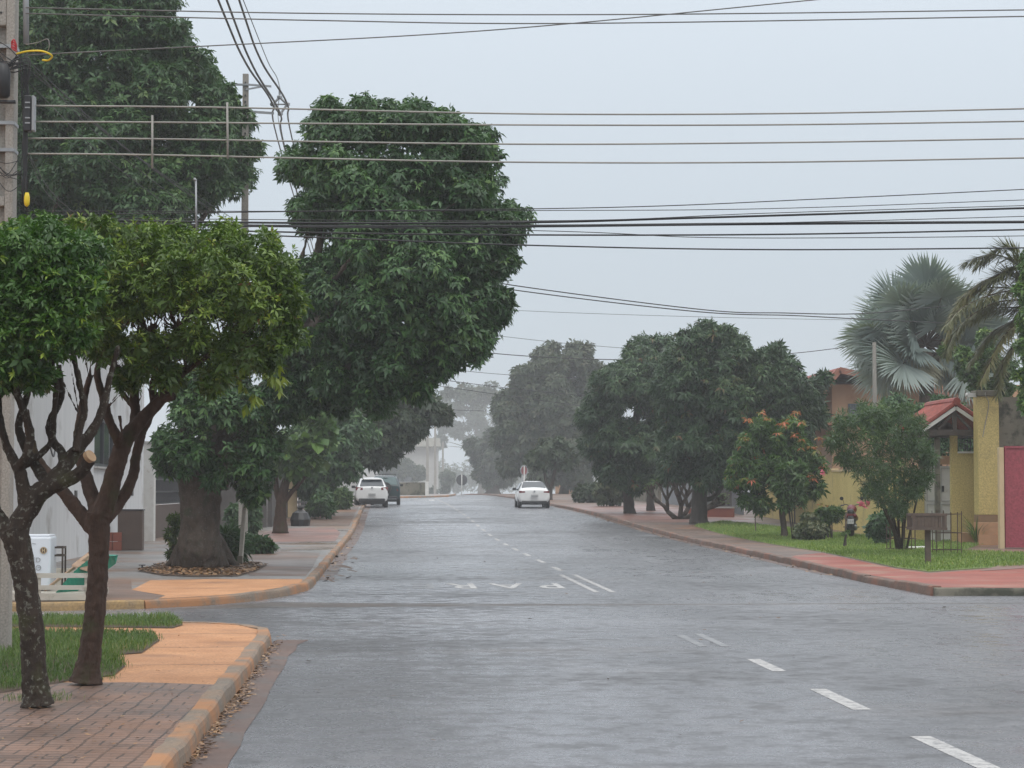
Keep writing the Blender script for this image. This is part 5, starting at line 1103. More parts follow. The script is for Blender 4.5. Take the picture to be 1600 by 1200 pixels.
for lab, pts, Y, rd in (('dark service cable dipping behind the mango crowns', [(640, 530), (725, 547), (850, 558), (1000, 563), (1100, 565)], 108, .022), ('very thin cable just over the pale round crown', [(700, 480), (900, 489), (1130, 496), (1330, 500)], 100, .010), ('thin cable touching the top of the pale hazy crown', [(700, 516), (780, 525), (880, 536), (1000, 546)], 112, .012),
        ('faint cable below the dark service cable over the road', [(680, 575), (800, 586), (950, 592)], 125, .015), ('faint cable passing behind the umbrella shaped tree top', [(680, 592), (790, 606), (950, 622)], 130, .020), ('lower faint cable crossing the umbrella shaped tree', [(680, 602), (775, 616), (950, 640)], 132, .018), ('lowest faint cable across the pale hazy tree', [(690, 640), (790, 642), (900, 633), (980, 628)], 140, .014),
        ('short dark cable joining the terracotta house from the mango crown', [(1180, 556), (1250, 551), (1325, 542), (1420, 530)], 92, .016)):
    cable(lab, pts, Y, rd, 'cable_dk', 4, 'service_cable', sv)
mb = MB(); b = at(306, 350, 21.3); mb.tube([at(307, 372, 21.3), at(306, 282, 21.3)], .010, 7); mb.tube([at(306, 282, 21.3), at(303, 279, 21.3)], .014, 7)
tag(mb.build('steel_stake', M['galv'], smooth=True), 'thin grey steel rod poking above the clipped crown', 'rod')

# ------------------------------------------------------------------ signs, posts and guards
def round_sign(px, py, Y, R, label, face, tilt=0, post='white_paint', rim=None):
    c = at(px, py, Y); z0 = zr(Y) + .1; t = thing('road_sign', label, 'road sign', (c.x, Y, z0), 'round road signs')
    mb = MB(); mb.tube([(c.x, Y, z0 - .1), (c.x, Y - .0, c.z + R * .95)], .04, 8); mb.build('post', M[post], t, True)
    mb = MB(); n = 24; rr = [Vector((math.cos(2 * math.pi * k / n) * R, 0, math.sin(2 * math.pi * k / n) * R)) for k in range(n)]; m_ = Matrix.Rotation(tilt, 3, 'Z')
    f = [c + m_ @ p + Vector((0, .05, 0)) for p in rr]; k_ = [p + Vector((0, .02, 0)) for p in f]
    mb.add(f + k_, [tuple(range(n)), tuple(range(2 * n - 1, n - 1, -1))] + [(i, (i + 1) % n, n + (i + 1) % n, n + i) for i in range(n)]); mb.build('disc', M[face], t)
    if rim:
        mb = MB(); mb.tube([p + Vector((0, -.006, 0)) for p in f] + [f[0] + Vector((0, -.006, 0))], R * .13, 6, False); mb.build('rim', M[rim], t)
round_sign(721.5, 750, 188, .48, 'dark round sign disc seen from behind with pale post at the road end', 'sign_back', 0, 'white_paint')
round_sign(819, 735, 150, .33, 'tilted dull red rimmed round sign on white post above the white sedan', 'sign_rim', .7, 'white_paint', 'grey_pl')
c = at(667, 770, 172); zz = zr(172) + .12; mb = MB(); mb.box((c.x, 172, zz + .5), (.27, .25, 1.1)); mb.prism([(c.x - .15, 171.86), (c.x + .15, 171.86), (c.x + .15, 172.14), (c.x - .15, 172.14)], zz + 1.05, zz + 1.12)
tag(mb.build('concrete_post', M['white_paint']), 'short white post at the foot of the twin faint poles', 'post')
b = gp(375, 884); tp = at(383, 786, b.y + .3); t = thing('leaning_post', 'slim whitish post leaning beside the thick buttressed trunk', 'post', b)
mb = MB(); mb.bar(b + Vector((0, 0, -.05)), tp, .085, .085); mb.build('shaft', M['slat'], t, bevel=.008); mb = MB(); mb.box(b + Vector((0, 0, .12)), (.11, .11, .18)); mb.build('foot', M['dirty_conc'], t, bevel=.01)
# wooden raised litter basket
b = gp(1450, 882); t = thing('litter_basket', 'raised wooden slat litter basket on one post on the lawn', 'litter basket', b); s_ = b.y / F
mb = MB(); mb.box(b + Vector((0, 0, .42)), (.115, .10, .90)); mb.build('post', M['timber_grey'], t, bevel=.008)
mb = MB(); zt = at(1450, 804, b.y).z; zb_ = at(1450, 826, b.y).z; wx, wy = 50 * s_ / 2, .24
for z in (zb_, zt):
    for y in (-wy, wy): mb.box((b.x - .02, b.y + y, z), (2 * wx + .08, .055, .055))
    for x in (-wx, wx): mb.box((b.x - .02 + x, b.y, z), (.055, 2 * wy, .05))
for x in (-wx, wx):
    for y in (-wy, wy): mb.box((b.x - .02 + x, b.y + y, (zt + zb_) / 2), (.056, .056, zt - zb_))
mb.build('frame', M['timber_grey'], t)
mb = MB(); n = 9
for k in range(n):
    x = -wx + (k + .5) * 2 * wx / n
    for y in (-wy, wy): mb.box((b.x - .02 + x, b.y + y, (zt + zb_) / 2), (2 * wx / n * .86, .014, zt - zb_ - .05))
for k in range(7): mb.box((b.x - .02, b.y - wy + (k + .5) * 2 * wy / 7, zb_ + .005), (2 * wx, .05, .015))
mb.build('slats', M['timber_grey'], t)
def guard(px0, px1, pyt, pyb, label):
    b = gp((px0 + px1) / 2, pyb - 6); t = thing('wire_tree_guard', label, 'tree guard', b, 'rusty rod tree guards on the lawn'); k = b.y / F
    R = (px1 - px0) / 2 * k; h = (pyb - pyt) * k; mb = MB(); n = 12
    for i in range(n):
        a = 2 * math.pi * i / n; p = b + Vector((math.cos(a) * R, math.sin(a) * R, -.03)); mb.tube([p, p + Vector((random.uniform(-.02, .02), random.uniform(-.02, .02), h + random.uniform(-.05, .05)))], .010, 5)
    mb.build('rods', M['rust'], t)
    for z in (.12, .5, .92):
        mb = MB(); mb.tube([b + Vector((math.cos(2 * math.pi * i / 20) * R * 1.02, math.sin(2 * math.pi * i / 20) * R * 1.02, h * z)) for i in range(21)], .009, 5, False); mb.build('hoop', M['rust'], t)
guard(1385, 1431, 826, 868, 'low rusty rod guard around the oleander stems'); guard(1457, 1503, 803, 873, 'taller rusty rod guard right of the litter basket')
mb = MB(); a, c = gp(1417, 860), gp(1446, 859); mb.tube([a + Vector((0, 0, .05)), c + Vector((0, 0, .05))], .05, 12); tag(mb.build('white_pipe', M['white_paint'], smooth=False), 'short white plastic pipe lying on the lawn behind the litter basket', 'pipe')
for px, yt, yb, lab in ((1322, 800, 857, 'thin wooden stake on the lawn right in front of the motorcycle'), (1181, 793, 832, 'thin dark stake standing on the lawn left of the young mango')):
    b = gp(px, yb); mb = MB(); mb.tube([b + Vector((0, 0, -.03)), at(px - 1, (yt + yb) / 2, b.y), at(px, yt, b.y)], .022, 6); tag(mb.build('plant_stake', M['timber_grey']), lab, 'stake', 'plant stakes on the right lawn')
bush('yellow_sapling', 'tiny sapling with a few yellow leaves at the stake', 1322, 857, gp(1322, 857).y - .1, [(1325, 831, 2), (1318, 834, 2)], 'lf_bright', .05, .5, 91, .06, 2, inner=0, cat='sapling')
bush('cycad', 'small dark cycad like plant right of the thick buttressed trunk', 352, 880, 47.5, [(352, 858, 9), (362, 852, 9), (344, 850, 9), (356, 842, 7)], 'lf_back', .30, .10, 92, .3, 3, inner=.1, n_per=14, droop=.4, cat='plant')
bush('shrub_sapling', 'thin reddish twiggy sapling left of the thick buttressed trunk', 268, 884, 46, [(272, 850, 7), (266, 835, 8), (276, 825, 7), (268, 865, 6), (272, 810, 6)], 'lf_olive', .10, .25, 93, .15, 5, dens=.5, inner=0, cat='sapling')
bush('hedge_bush', 'dark leafy bush by the far wall seen just right of the thick buttressed trunk', 385, 838, 74, [(372, 815, 13), (384, 800, 14), (392, 818, 12), (378, 828, 11), (365, 800, 12), (396, 804, 10)], 'lf_back', .17, .4, 95, .6, 5, inner=.3)
bush('low_plant', 'low leafy plants spilling on the pavement behind the leaning post', 405, 862, 55, [(398, 852, 8), (410, 848, 8), (392, 846, 7), (418, 853, 6)], 'lf_back', .14, .3, 94, .3, 4, dens=.7, inner=.1, cat='plant')

# ------------------------------------------------------------------ things on the far-left corner
b = gp(203, 860); t = thing('brown_cabinet', 'upright brown box standing against the white house wall', 'box', b)
k = b.y / F; mb = MB(); mb.box(b + Vector((0, .2, 31 * k)), (38 * k, .45, 62 * k)); mb.build('body', M['brown_box'], t, bevel=.02); mb = MB(); mb.box(b + Vector((0, .2, 62.5 * k)), (40 * k, .5, .035)); mb.build('lid', M['dark_metal'], t, bevel=.008)
for i, (px, py, lab) in enumerate(((186, 859, 'right lower'), (172, 859, 'left lower'), (186, 845, 'right upper'), (172, 845, 'left upper'))):
    b = gp(186 if px == 186 else 172, 859.5); b.y -= .35; k = b.y / F; z = (0 if i < 2 else 14.2 * k)
    mb = MB(); mb.box(b + Vector((0, 0, z + 6.8 * k)), (13 * k, .2, 13.6 * k))
    for dx in (-.3, .3): mb.box(b + Vector((dx * 13 * k, -.101, z + 6.8 * k)), (.03, .006, 13.0 * k))
    tag(mb.build('clay_block', M['brick_red'], bevel=.004), lab + ' red clay block of the small stack beside the brown box', 'clay block', 'red clay blocks stacked by the wall')
YT = 32.0; kT = YT / F
xa, xb = at(-120, 900, YT).x, at(141, 900, YT).x
t = thing('slatted_trailer', 'low pale slatted trailer bed full of discarded white appliances', 'trailer', ((xa + xb) / 2, YT + 1, .12))
mb = MB()
def zpx(y, Y=YT): return at(100, y, Y).z
for y0, y1 in ((895.5, 903), (914.5, 921.5)):
    for Y in (YT, YT + 2.0): mb.box(((xa + xb) / 2, Y, (zpx(y0) + zpx(y1)) / 2), (xb - xa, .03, zpx(y0) - zpx(y1)))
    mb.box((xb - .015, YT + 1, (zpx(y0) + zpx(y1)) / 2 + .001), (.03, 1.96, zpx(y0) - zpx(y1)))
mb.build('slats', M['slat'], t)
mb = MB(); mb.box(((xa + xb) / 2, YT + 1, .185), (xb - xa + .02, 2.06, .10)); mb.build('floor', M['slat'], t)
for x in (xa + .1, (xa + xb) / 2, xb - .75, xb - .05):
    for Y in (YT + .035, YT + 1.965): mb = MB(); mb.box((x, Y, (zpx(895) + .22) / 2), (.07, .04, zpx(895) - .24)); mb.build('upright', M['slat'], t)
for Y in (YT + .12, YT + 1.88):
    mb = MB(); mb.lathe(((xa + xb) / 2 - .4, Y, .12 + .17), [(.10, -.06), (.17, -.05), (.17, .05), (.10, .06)], 18, 'y'); mb.build('wheel', M['tyre'], t)
def appliance(px0, px1, pyt, Y, label, extra=True):
    x0, x1 = at(px0, 880, Y).x, at(px1, 880, Y).x; z1 = at(60, pyt, Y).z; t = thing('washing_machine', label, 'appliance', ((x0 + x1) / 2, Y + .3, .28), 'discarded white appliances')
    mb = MB(); mb.box(((x0 + x1) / 2, Y + .3, (.28 + z1) / 2), (x1 - x0, .6, z1 - .28)); mb.build('cabinet', M['enamel'], t, bevel=.03)
    mb = MB(); mb.box(((x0 + x1) / 2, Y + .3, z1 + .012), (x1 - x0 - .04, .56, .03)); mb.build('lid', M['enamel'], t, bevel=.01)
    return t, x0, x1, z1
t, x0, x1, z1 = appliance(30, 79, 838.5, YT + .7, 'white appliance with a round brown badge behind the near trunks')
Ya = YT + .695
mb = MB(); c = at(68, 860, Ya); mb.lathe(c, [(.052, -.006), (.052, .004)], 24, 'y'); bd = mb.build('badge', M['brown_box'], t)
mb = MB(); mb.box(c + Vector((-.016, -.009, 0)), (.010, .006, .06)); mb.box(c + Vector((.016, -.009, 0)), (.010, .006, .06)); mb.bar(c + Vector((-.02, -.009, -.008)), c + Vector((.02, -.009, .01)), .008)
mb.tube([c + Vector((math.cos(k * math.pi / 12) * .046, -.008, math.sin(k * math.pi / 12) * .046)) for k in range(25)], .004, 5, False); mb.build('emblem', M['cream'], bd)
mb = MB(); c = at(60, 887, Ya); mb.tube([c + Vector((math.cos(k * math.pi / 12) * .036, -.004, math.sin(k * math.pi / 12) * .036)) for k in range(25)], .005, 5, False); mb.bar(c + Vector((-.01, -.006, 0)), c + Vector((.028, -.006, .006)), .006); mb.build('dial', M['grey_pl'], t)
o = text_mesh('lettering', 'ED', M['grey_pl'], .10, .002); o.rotation_euler = (math.pi / 2, 0, 0); o.parent = t; o.location = at(57, 878.5, Ya) - Vector(t['_org']) + Vector((0, -.004, 0))
mb = MB(); mb.bar(at(50, 849, Ya), at(56, 850, Ya), .008); mb.build('handle', M['grey_pl'], t)
appliance(-40, 12, 850, YT + .75, 'white appliance cut by the left edge beside the badged one')
b = at(90, 873, YT + 1.25); t = thing('crate', 'small open dark frame crate among the appliances', 'crate', (b.x, b.y, .28)); mb = MB(); z1 = at(90, 855, b.y).z
for dx in (-.095, .095):
    for dy in (-.15, .15): mb.box((b.x + dx, b.y + dy, (.28 + z1) / 2), (.025, .025, z1 - .28))
for z in (z1, .75, .45):
    for dy in (-.15, .15): mb.box((b.x, b.y + dy, z), (.215, .02, .03))
    for dx in (-.095, .095): mb.box((b.x + dx, b.y, z - .002), (.02, .3, .03))
mb.build('frame', M['timber_dark'], t)
q = [at(112, 885, YT + .55), at(138, 865, YT + 1.1), at(160, 872, YT + 1.2), at(140, 894, YT + .6)]; mb = MB(); mb.slab(q, (0, .02, .05), .5); mb.bar(at(70, 922, YT + .4), at(140, 868, YT + .9), .035); tag(mb.build('tan_board', M['tan_board']), 'folded tan board tilted on the junk between the near trunks', 'board')
mb = MB(); P = smooth_path([at(92, 933, YT + .4), at(120, 912, YT + .7), at(150, 890, YT + 1.0), at(181, 876, YT + 1.3)], 5); n = len(P)
for i in range(n - 1):
    a, c = P[i], P[i + 1]; w0, w1 = .16 * math.sin(math.pi * (i + 1.2) / (n + 1.2)) + .05, .16 * math.sin(math.pi * (i + 2.2) / (n + 1.2)) + .05
    y = Vector((0, .22, 0)); u = Vector((0, 0, 1))
    mb.add([a - y + u * w0, a - u * w0 * .6, a + y + u * w0, c - y + u * w1, c - u * w1 * .6, c + y + u * w1], [(0, 1, 4, 3), (1, 2, 5, 4), (0, 3, 5, 2)])
o = mb.build('green_slide', M['green_pl']); tag(o, 'green plastic slide like trough poking out behind the near trunk', 'plastic trough'); mo = o.modifiers.new('solid', 'SOLIDIFY'); mo.thickness = .02
b = gp(222, 892); mb = MB(); mb.tube([b, b + Vector((0, 0, .11))], .02, 6); mb.box(b + Vector((0, 0, .115)), (.13, .05, .02)); mb.box(b + Vector((0, 0, .01)), (.09, .05, .02)); tag(mb.build('water_tap', M['dark_metal']), 'small dark tap stub on the pavement left of the leaf litter', 'tap')
b = gp(460, 826); t = thing('refuse_bag', 'dark bin bag at the foot of the cream pillar', 'refuse bag', b + Vector((.1, 3, 0))); mb = MB(); o_ = Vector(t['_org'])
mb.lathe(o_, [(.05, 0), (.36, .05), (.40, .3), (.30, .55), (.08, .68), (.13, .76)], 11); mb.build('sack', M['black_pl'], t)

# ------------------------------------------------------------------ vehicles (local frame: rear at y = 0, front towards +y)
def car(name, label, X, Y, rz, st, paint, W, wheel_r, tail, rear_win, side_rng, glass='glass', plate_z=.62, bump_z=(.26, .50), rack=False, dark_low=True, wheel_y=(.72, 3.3), spoiler=False):
    t = thing(name, label, 'car', gy(X, Y, 0.0), 'cars parked along the street'); t.rotation_euler = (0, 0, rz)
    mb = MB(); V = []; n = len(st)
    # ring: y, zbot, wbot, zmid, wmid, zbelt, wbelt, zroof, wroof
    for (y, zb, wb, zm, wm, zt, wt, zr_, wr) in st:
        h = [(wb * .8, zb), (wb, zb + .06), (wm, zm), (wt, zt), ((wt + wr * 2) / 3 , zt + (zr_ - zt) * .68), (wr, zr_ - .02), (wr * .6, zr_ + .012)]
        V += [(x, y, z) for x, z in h] + [(-x, y, z) for x, z in h[::-1]]
    m = 14
    fs = [(i * m + k, i * m + (k + 1) % m, (i + 1) * m + (k + 1) % m, (i + 1) * m + k) for i in range(n - 1) for k in range(m)] + [tuple(range(m)), tuple((n - 1) * m + k for k in range(m - 1, -1, -1))]
    mb.add(V, fs); bo = mb.build('body', M[paint], t, smooth=True, local=True)
    sb = bo.modifiers.new('sub', 'SUBSURF'); sb.levels = sb.render_levels = 2
    for p in bo.data.polygons: p.use_smooth = True
    (yb, zb_, wb_), (yt, zt_, wt_) = rear_win
    q = [Vector((-wb_, yb, zb_)), Vector((wb_, yb, zb_)), Vector((wt_, yt, zt_)), Vector((-wt_, yt, zt_))]; nn = (q[1] - q[0]).cross(q[3] - q[0]).normalized()
    mb = MB(); c = sum(q, Vector()) / 4
    ring = []
    for i in range(4):                                            # rounded corners
        a, b_, c_ = q[i - 1], q[i], q[(i + 1) % 4]; ring += [b_.lerp(a, .12), b_.lerp(b_.lerp(a, .06).lerp(b_.lerp(c_, .06), .5), .6), b_.lerp(c_, .06)]
    ring = [p + nn * .05 for p in ring]; mb.add(ring + [p - nn * .08 for p in ring], [tuple(range(12)), tuple(range(23, 11, -1))] + [(i, (i + 1) % 12, 12 + (i + 1) % 12, 12 + i) for i in range(12)])
    mb.build('rear_window', M[glass], t, local=True)
    (sy0, sy1, sz0, sz1, sw0, sw1) = side_rng
    for s in (-1, 1):
        mb = MB(); mb.slab([(s * sw0, sy0, sz0), (s * sw0, sy1, sz0), (s * sw1, sy1 - .55, sz1), (s * sw1, sy0 + .32, sz1)], (s, 0, .3), .03); mb.build('side_window', M['glass'], t, local=True)
    for s in (-1, 1):
        mb = MB(); x0, x1, z0, z1, yy = tail
        mb.add([(s * x0, yy - .02, z0 + .02), (s * x1, yy + .03, z0 - .01), (s * x1, yy + .05, z1), (s * x0, yy, z1 - .03), (s * (x1 + .03), yy + .22, z0 + .03), (s * (x1 + .03), yy + .22, z1), (s * x0, yy + .12, z0 + .02), (s * x0, yy + .12, z1 - .03)],
               [(0, 1, 2, 3), (1, 4, 5, 2), (0, 3, 7, 6), (3, 2, 5, 7), (0, 6, 4, 1)]); mb.build('tail_light', M['tail'], t, local=True, bevel=.01)
        mb = MB(); mb.box((s * (W / 2 + .07), side_rng[1] - .62, side_rng[2] + .06), (.2, .11, .15)); mb.build('mirror', M['black_pl'] if paint != 'carwhite' or rack else M['black_pl'], t, local=True, bevel=.03)
    mb = MB(); mb.box((0, tail[4] - .10, plate_z), (.40, .03, .14)); pl = mb.build('number_plate', M['plate'], t, local=True); mb = MB()
    mb.box((0, tail[4] - .118, plate_z - .01), (.30, .006, .05)); mb.build('plate_characters', M['grey_pl'], pl, local=True)
    mb = MB(); mb.box((0, .06, (bump_z[0] + bump_z[1]) / 2), (W * .80, .22, bump_z[1] - bump_z[0])); mb.build('rear_bumper', M['black_pl'] if dark_low else M[paint], t, local=True, bevel=.04)
    mb = MB(); mb.box((0, 2.0, .26), (W * .78, 3.5, .14)); mb.build('underside', M['black_pl'], t, local=True)
    mb = MB(); mb.lathe((0, tail[4] - .05, tail[3] - .04), [(.05, -.01), (.05, .02)], 14, 'y'); mb.build('emblem', M['galv'], t, local=True)
    for s in (-1, 1):
        for wy in wheel_y:
            mb = MB(); R = wheel_r; cx = s * (W / 2 - .10); mb.lathe((cx, wy, R), [(R * .62, -.09), (R * .93, -.1), (R, -.07), (R, .07), (R * .93, .1), (R * .62, .09)], 22, 'x'); w = mb.build('wheel', M['tyre'], t, local=True)
            mb = MB(); mb.lathe((cx + s * .055, wy, R), [(R * .60, -.04), (R * .60, .04)], 18, 'x'); mb.build('rim', M['rim'], w, local=True)
    if rack:
        mb = MB()
        for s in (-1, 1): mb.tube([(s * .58, .6, 1.80), (s * .58, 2.6, 1.80)], .02, 6); [mb.box((s * .58, y, 1.765), (.03, .05, .07)) for y in (.65, 1.6, 2.5)]
        for y in (.8, 1.5, 2.3): mb.box((0, y, 1.80), (1.2, .05, .03))
        mb.build('roof_rack', M['dark_metal'], t, local=True)
        mb = MB(); mb.lathe((0, -.10, .98), [(.12, -.1), (.34, -.09), (.36, 0), (.34, .09), (.1, .1)], 20, 'y'); mb.build('spare_wheel', M['tyre'], t, local=True)
    if spoiler:
        mb = MB(); mb.box((0, rear_win[1][0] - .06, rear_win[1][1] + .07), (1.06, .28, .045)); mb.build('spoiler', M[paint], t, local=True, bevel=.015)
    mb = MB(); mb.box((0, rear_win[1][0] - .1, rear_win[1][1] - .02), (.24, .03, .025)) if not spoiler else mb.box((0, .05, .93), (.5, .03, .03)); mb.build('trim', M['black_pl'], t, local=True)
    return t
SED = [(0, .36, .70, .62, .80, .84, .76, .96, .60), (.05, .30, .80, .60, .855, .90, .82, 1.02, .66), (.5, .28, .83, .60, .865, .93, .83, 1.05, .66), (.62, .28, .83, .6, .865, .94, .83, 1.06, .64), (1.25, .28, .83, .6, .865, .96, .82, 1.42, .55), (1.9, .28, .83, .6, .865, .96, .82, 1.47, .56),
       (2.5, .28, .83, .6, .865, .95, .82, 1.42, .55), (3.3, .28, .83, .6, .86, .92, .82, 1.0, .66), (4.1, .28, .80, .58, .84, .78, .78, .82, .6), (4.38, .34, .66, .52, .74, .66, .70, .70, .5)]
car('white_sedan', 'white sedan with red tail lights parked by the right kerb', 8.12, 117, 0, SED, 'carwhite', 1.72, .31, (.50, .80, .82, .94, .0), ((.70, 1.07, .66), (1.24, 1.385, .53)), (1.0, 3.2, .97, 1.36, .815, .60), plate_z=.66, dark_low=True, bump_z=(.24, .40))
HAT = [(0, .40, .72, .66, .82, .98, .78, 1.06, .60), (.04, .32, .82, .64, .88, 1.02, .84, 1.12, .66), (.16, .30, .85, .64, .89, 1.04, .85, 1.2, .64), (.50, .30, .85, .64, .89, 1.05, .85, 1.56, .58), (1.1, .30, .85, .64, .89, 1.05, .85, 1.63, .60), (1.9, .30, .85, .64, .89, 1.04, .85, 1.64, .60),
       (2.5, .30, .85, .64, .89, 1.02, .85, 1.56, .58), (3.2, .30, .85, .64, .88, 1.0, .84, 1.08, .68), (3.9, .32, .82, .62, .85, .88, .80, .93, .62), (4.15, .38, .68, .56, .76, .74, .72, .78, .5)]
car('white_hatchback', 'white high riding hatchback with dark lower bumper parked at the left kerb', -.62, 119, .035, HAT, 'carwhite', 1.78, .34, (.50, .86, .94, 1.12, .01), ((.12, 1.14, .66), (.46, 1.50, .55)), (.55, 3.1, 1.07, 1.52, .845, .64), plate_z=.70, bump_z=(.26, .50), spoiler=True)
OFF = [(0, .44, .74, .70, .80, 1.02, .76, 1.10, .66), (.04, .38, .82, .70, .86, 1.05, .84, 1.16, .72), (.10, .36, .84, .70, .87, 1.06, .85, 1.25, .72), (.26, .36, .84, .70, .87, 1.08, .85, 1.66, .66), (1.0, .36, .84, .70, .87, 1.08, .85, 1.72, .67), (2.0, .36, .84, .70, .87, 1.07, .85, 1.72, .67),
       (2.5, .36, .84, .70, .87, 1.05, .85, 1.64, .64), (3.0, .36, .84, .70, .86, 1.04, .84, 1.14, .74), (3.9, .38, .82, .66, .84, .98, .80, 1.02, .70), (4.15, .44, .72, .6, .78, .86, .74, .90, .6)]
car('green_off_roader', 'dark green off road vehicle with roof rack, mostly hidden by the white hatchback', .12, 127, 0, OFF, 'cargreen', 1.74, .36, (.66, .84, .80, 1.02, .01), ((.07, 1.16, .68), (.22, 1.60, .60)), (.4, 2.8, 1.1, 1.6, .845, .70), glass='glass_lt', plate_z=.62, bump_z=(.36, .52), rack=True)

# motorcycle on the lawn, seen from behind
b = gp(1330, 841); t = thing('motorcycle', 'maroon and black motorcycle standing on the lawn by the yellow wall', 'motorcycle', b); t.rotation_euler = (0, 0, math.radians(-14))
def mpart(name, m, fn, parent=None, **k): mb = MB(); fn(mb); return mb.build(name, M[m], parent or t, local=True, **k)
for wy in (.0, 1.28):
    w = mpart('wheel', 'tyre', lambda mb: mb.lathe((0, wy, .31), [(.22, -.05), (.28, -.06), (.31, -.03), (.31, .03), (.28, .06), (.22, .05)], 24, 'x'))
    mpart('rim', 'rim', lambda mb: [mb.tube([(0, wy + math.cos(a) * .22, .31 + math.sin(a) * .22) for a in [k * math.pi / 10 for k in range(21)]], .018, 6, False)] + [mb.tube([(0, wy, .31), (0, wy + math.cos(a) * .22, .31 + math.sin(a) * .22)], .008, 5) for a in [k * math.pi / 4 for k in range(8)]], w)
mpart('rear_fender', 'black_pl', lambda mb: mb.tube(smooth_path([(0, -.42, .58), (0, -.22, .70), (0, .1, .72)], 4), .10, 8))
mpart('seat', 'black_pl', lambda mb: (mb.tube(smooth_path([(0, -.30, .84), (0, 0, .82), (0, .35, .78), (0, .6, .82)], 4), [.09, .11, .12, .13, .13, .13, .13, .13, .12, .12, .11, .10, .08], 10)), smooth=True)
mpart('side_panel', 'maroon', lambda mb: [mb.tube(smooth_path([(s * .12, -.30, .74), (s * .16, .05, .66), (s * .15, .4, .62)], 4), .07, 8) for s in (-1, 1)], smooth=True)
mpart('fuel_tank', 'maroon', lambda mb: mb.tube(smooth_path([(0, .50, .84), (0, .72, .92), (0, .98, .90)], 4), [.10, .13, .15, .16, .17, .16, .15, .13, .10], 12), smooth=True)
mpart('tail_light', 'tail', lambda mb: mb.box((0, -.44, .76), (.16, .06, .07)), bevel=.012)
pl = mpart('number_plate', 'plate', lambda mb: mb.box((0, -.47, .55), (.20, .012, .16), rx=-.25)); mpart('plate_characters', 'grey_pl', lambda mb: [mb.box((x, -.482, .55), (.035, .004, .06), rx=-.25) for x in (-.06, 0, .06)], pl)
mpart('engine', 'dark_metal', lambda mb: (mb.box((0, .62, .42), (.26, .38, .30)), mb.box((0, .72, .62), (.20, .22, .16)), mb.lathe((0, .5, .36), [(.11, -.17), (.12, -.1), (.12, .1), (.11, .17)], 14, 'x')), bevel=.02)
mpart('exhaust', 'galv', lambda mb: mb.tube([(.15, -.30, .40), (.16, .1, .34), (.14, .55, .28)], [.05, .045, .025], 10), smooth=True)
mpart('swing_arm', 'dark_metal', lambda mb: [mb.bar((s * .10, 0, .31), (s * .09, .5, .36), .035, .05) for s in (-1, 1)] + [mb.bar((s * .12, .05, .36), (s * .12, .18, .70), .04) for s in (-1, 1)])
mpart('fork', 'galv', lambda mb: [mb.tube([(s * .09, 1.28, .31), (s * .09, 1.02, .98)], .025, 8) for s in (-1, 1)] + [mb.bar((-.12, 1.03, .94), (.12, 1.03, .94), .05)])
mpart('handlebar', 'dark_metal', lambda mb: (mb.tube(smooth_path([(-.36, .88, 1.05), (-.18, .98, 1.08), (0, 1.0, 1.02), (.18, .98, 1.08), (.36, .88, 1.05)], 4), .014, 7), mb.tube([(-.36, .88, 1.05), (-.26, .93, 1.06)], .022, 8), mb.tube([(.36, .88, 1.05), (.26, .93, 1.06)], .022, 8)))
for s in (-1, 1): mpart('mirror', 'black_pl', lambda mb: (mb.tube([(s * .24, .94, 1.06), (s * .30, .92, 1.26)], .008, 5), mb.lathe((s * .33, .92, 1.28), [(.03, -.012), (.06, -.01), (.062, .008), (.03, .014)], 14, 'y')))
mpart('headlight', 'galv', lambda mb: mb.lathe((0, 1.14, .92), [(.04, -.10), (.09, -.02), (.085, .06)], 14, 'y'), smooth=True)
mpart('kick_stand', 'dark_metal', lambda mb: mb.bar((-.14, .5, .28), (-.26, .44, .0), .022))
mpart('foot_peg', 'dark_metal', lambda mb: mb.bar((-.26, .2, .36), (.26, .2, .36), .03))

# ------------------------------------------------------------------ grass, leaf litter, small debris
def scatter(poly, n, rng):
    p = np.array([q[:2] for q in poly]); lo, hi = p.min(0), p.max(0); lo = np.maximum(lo, [-9, 0]); hi = np.minimum(hi, [24, 200]); out = np.zeros((0, 2))
    while len(out) < n: c = rng.uniform(lo, hi, (n * 2, 2)); out = np.concatenate([out, c[inside_poly(c, poly)]])
    return out[:n]
def grass(poly, n, L, w, seed, label):
    rng = np.random.default_rng(seed); p = scatter(poly, n, rng); k = rng.uniform(size=n) < .25; p[k] += rng.normal(0, .05 if L < .08 or seed == 1 else .09, (k.sum(), 2)); f = hole_noise(np.c_[p, p[:, :1] * 0], 1.6, seed); k = f > -1.3; p, f = p[k], f[k]
    z = zr(p[:, 1]) + .126; o = np.c_[p, z]; a = rng.uniform(0, 6.28, len(p)); ln = rng.uniform(.05, .55, len(p)); d = np.c_[np.cos(a) * ln, np.sin(a) * ln, np.ones(len(p))]
    s = np.c_[-np.sin(a), np.cos(a), a * 0] * w; ll = (L * rng.uniform(.5, 1.25, len(p)) * (1 + .25 * f))[:, None]
    V = np.stack([o - s, o + d * ll * .6 - s * .6, o + d * ll + np.c_[np.cos(a), np.sin(a), -ln] * ll * .15, o + d * ll * .6 + s * .6], 1)
    T = np.clip(.4 + .2 * f + rng.normal(0, .2, len(p)), 0, 1); stuff(quad_obj('grass', V, T, M['grass' if seed == 3 else 'grass_near']), label, 'grass')
grass([(max(x, -6.5), y) for x, y in LAWN1], 26000, .085, .006, 1, 'short wet grass of the lawn around the near trunks')
grass([(max(x, -6.5), y) for x, y in LAWN2], 9000, .075, .007, 2, 'narrow strip of grass along the side street kerb')
grass(LAWN3, 60000, .085, .014, 3, 'mown green lawn in front of the yellow wall')
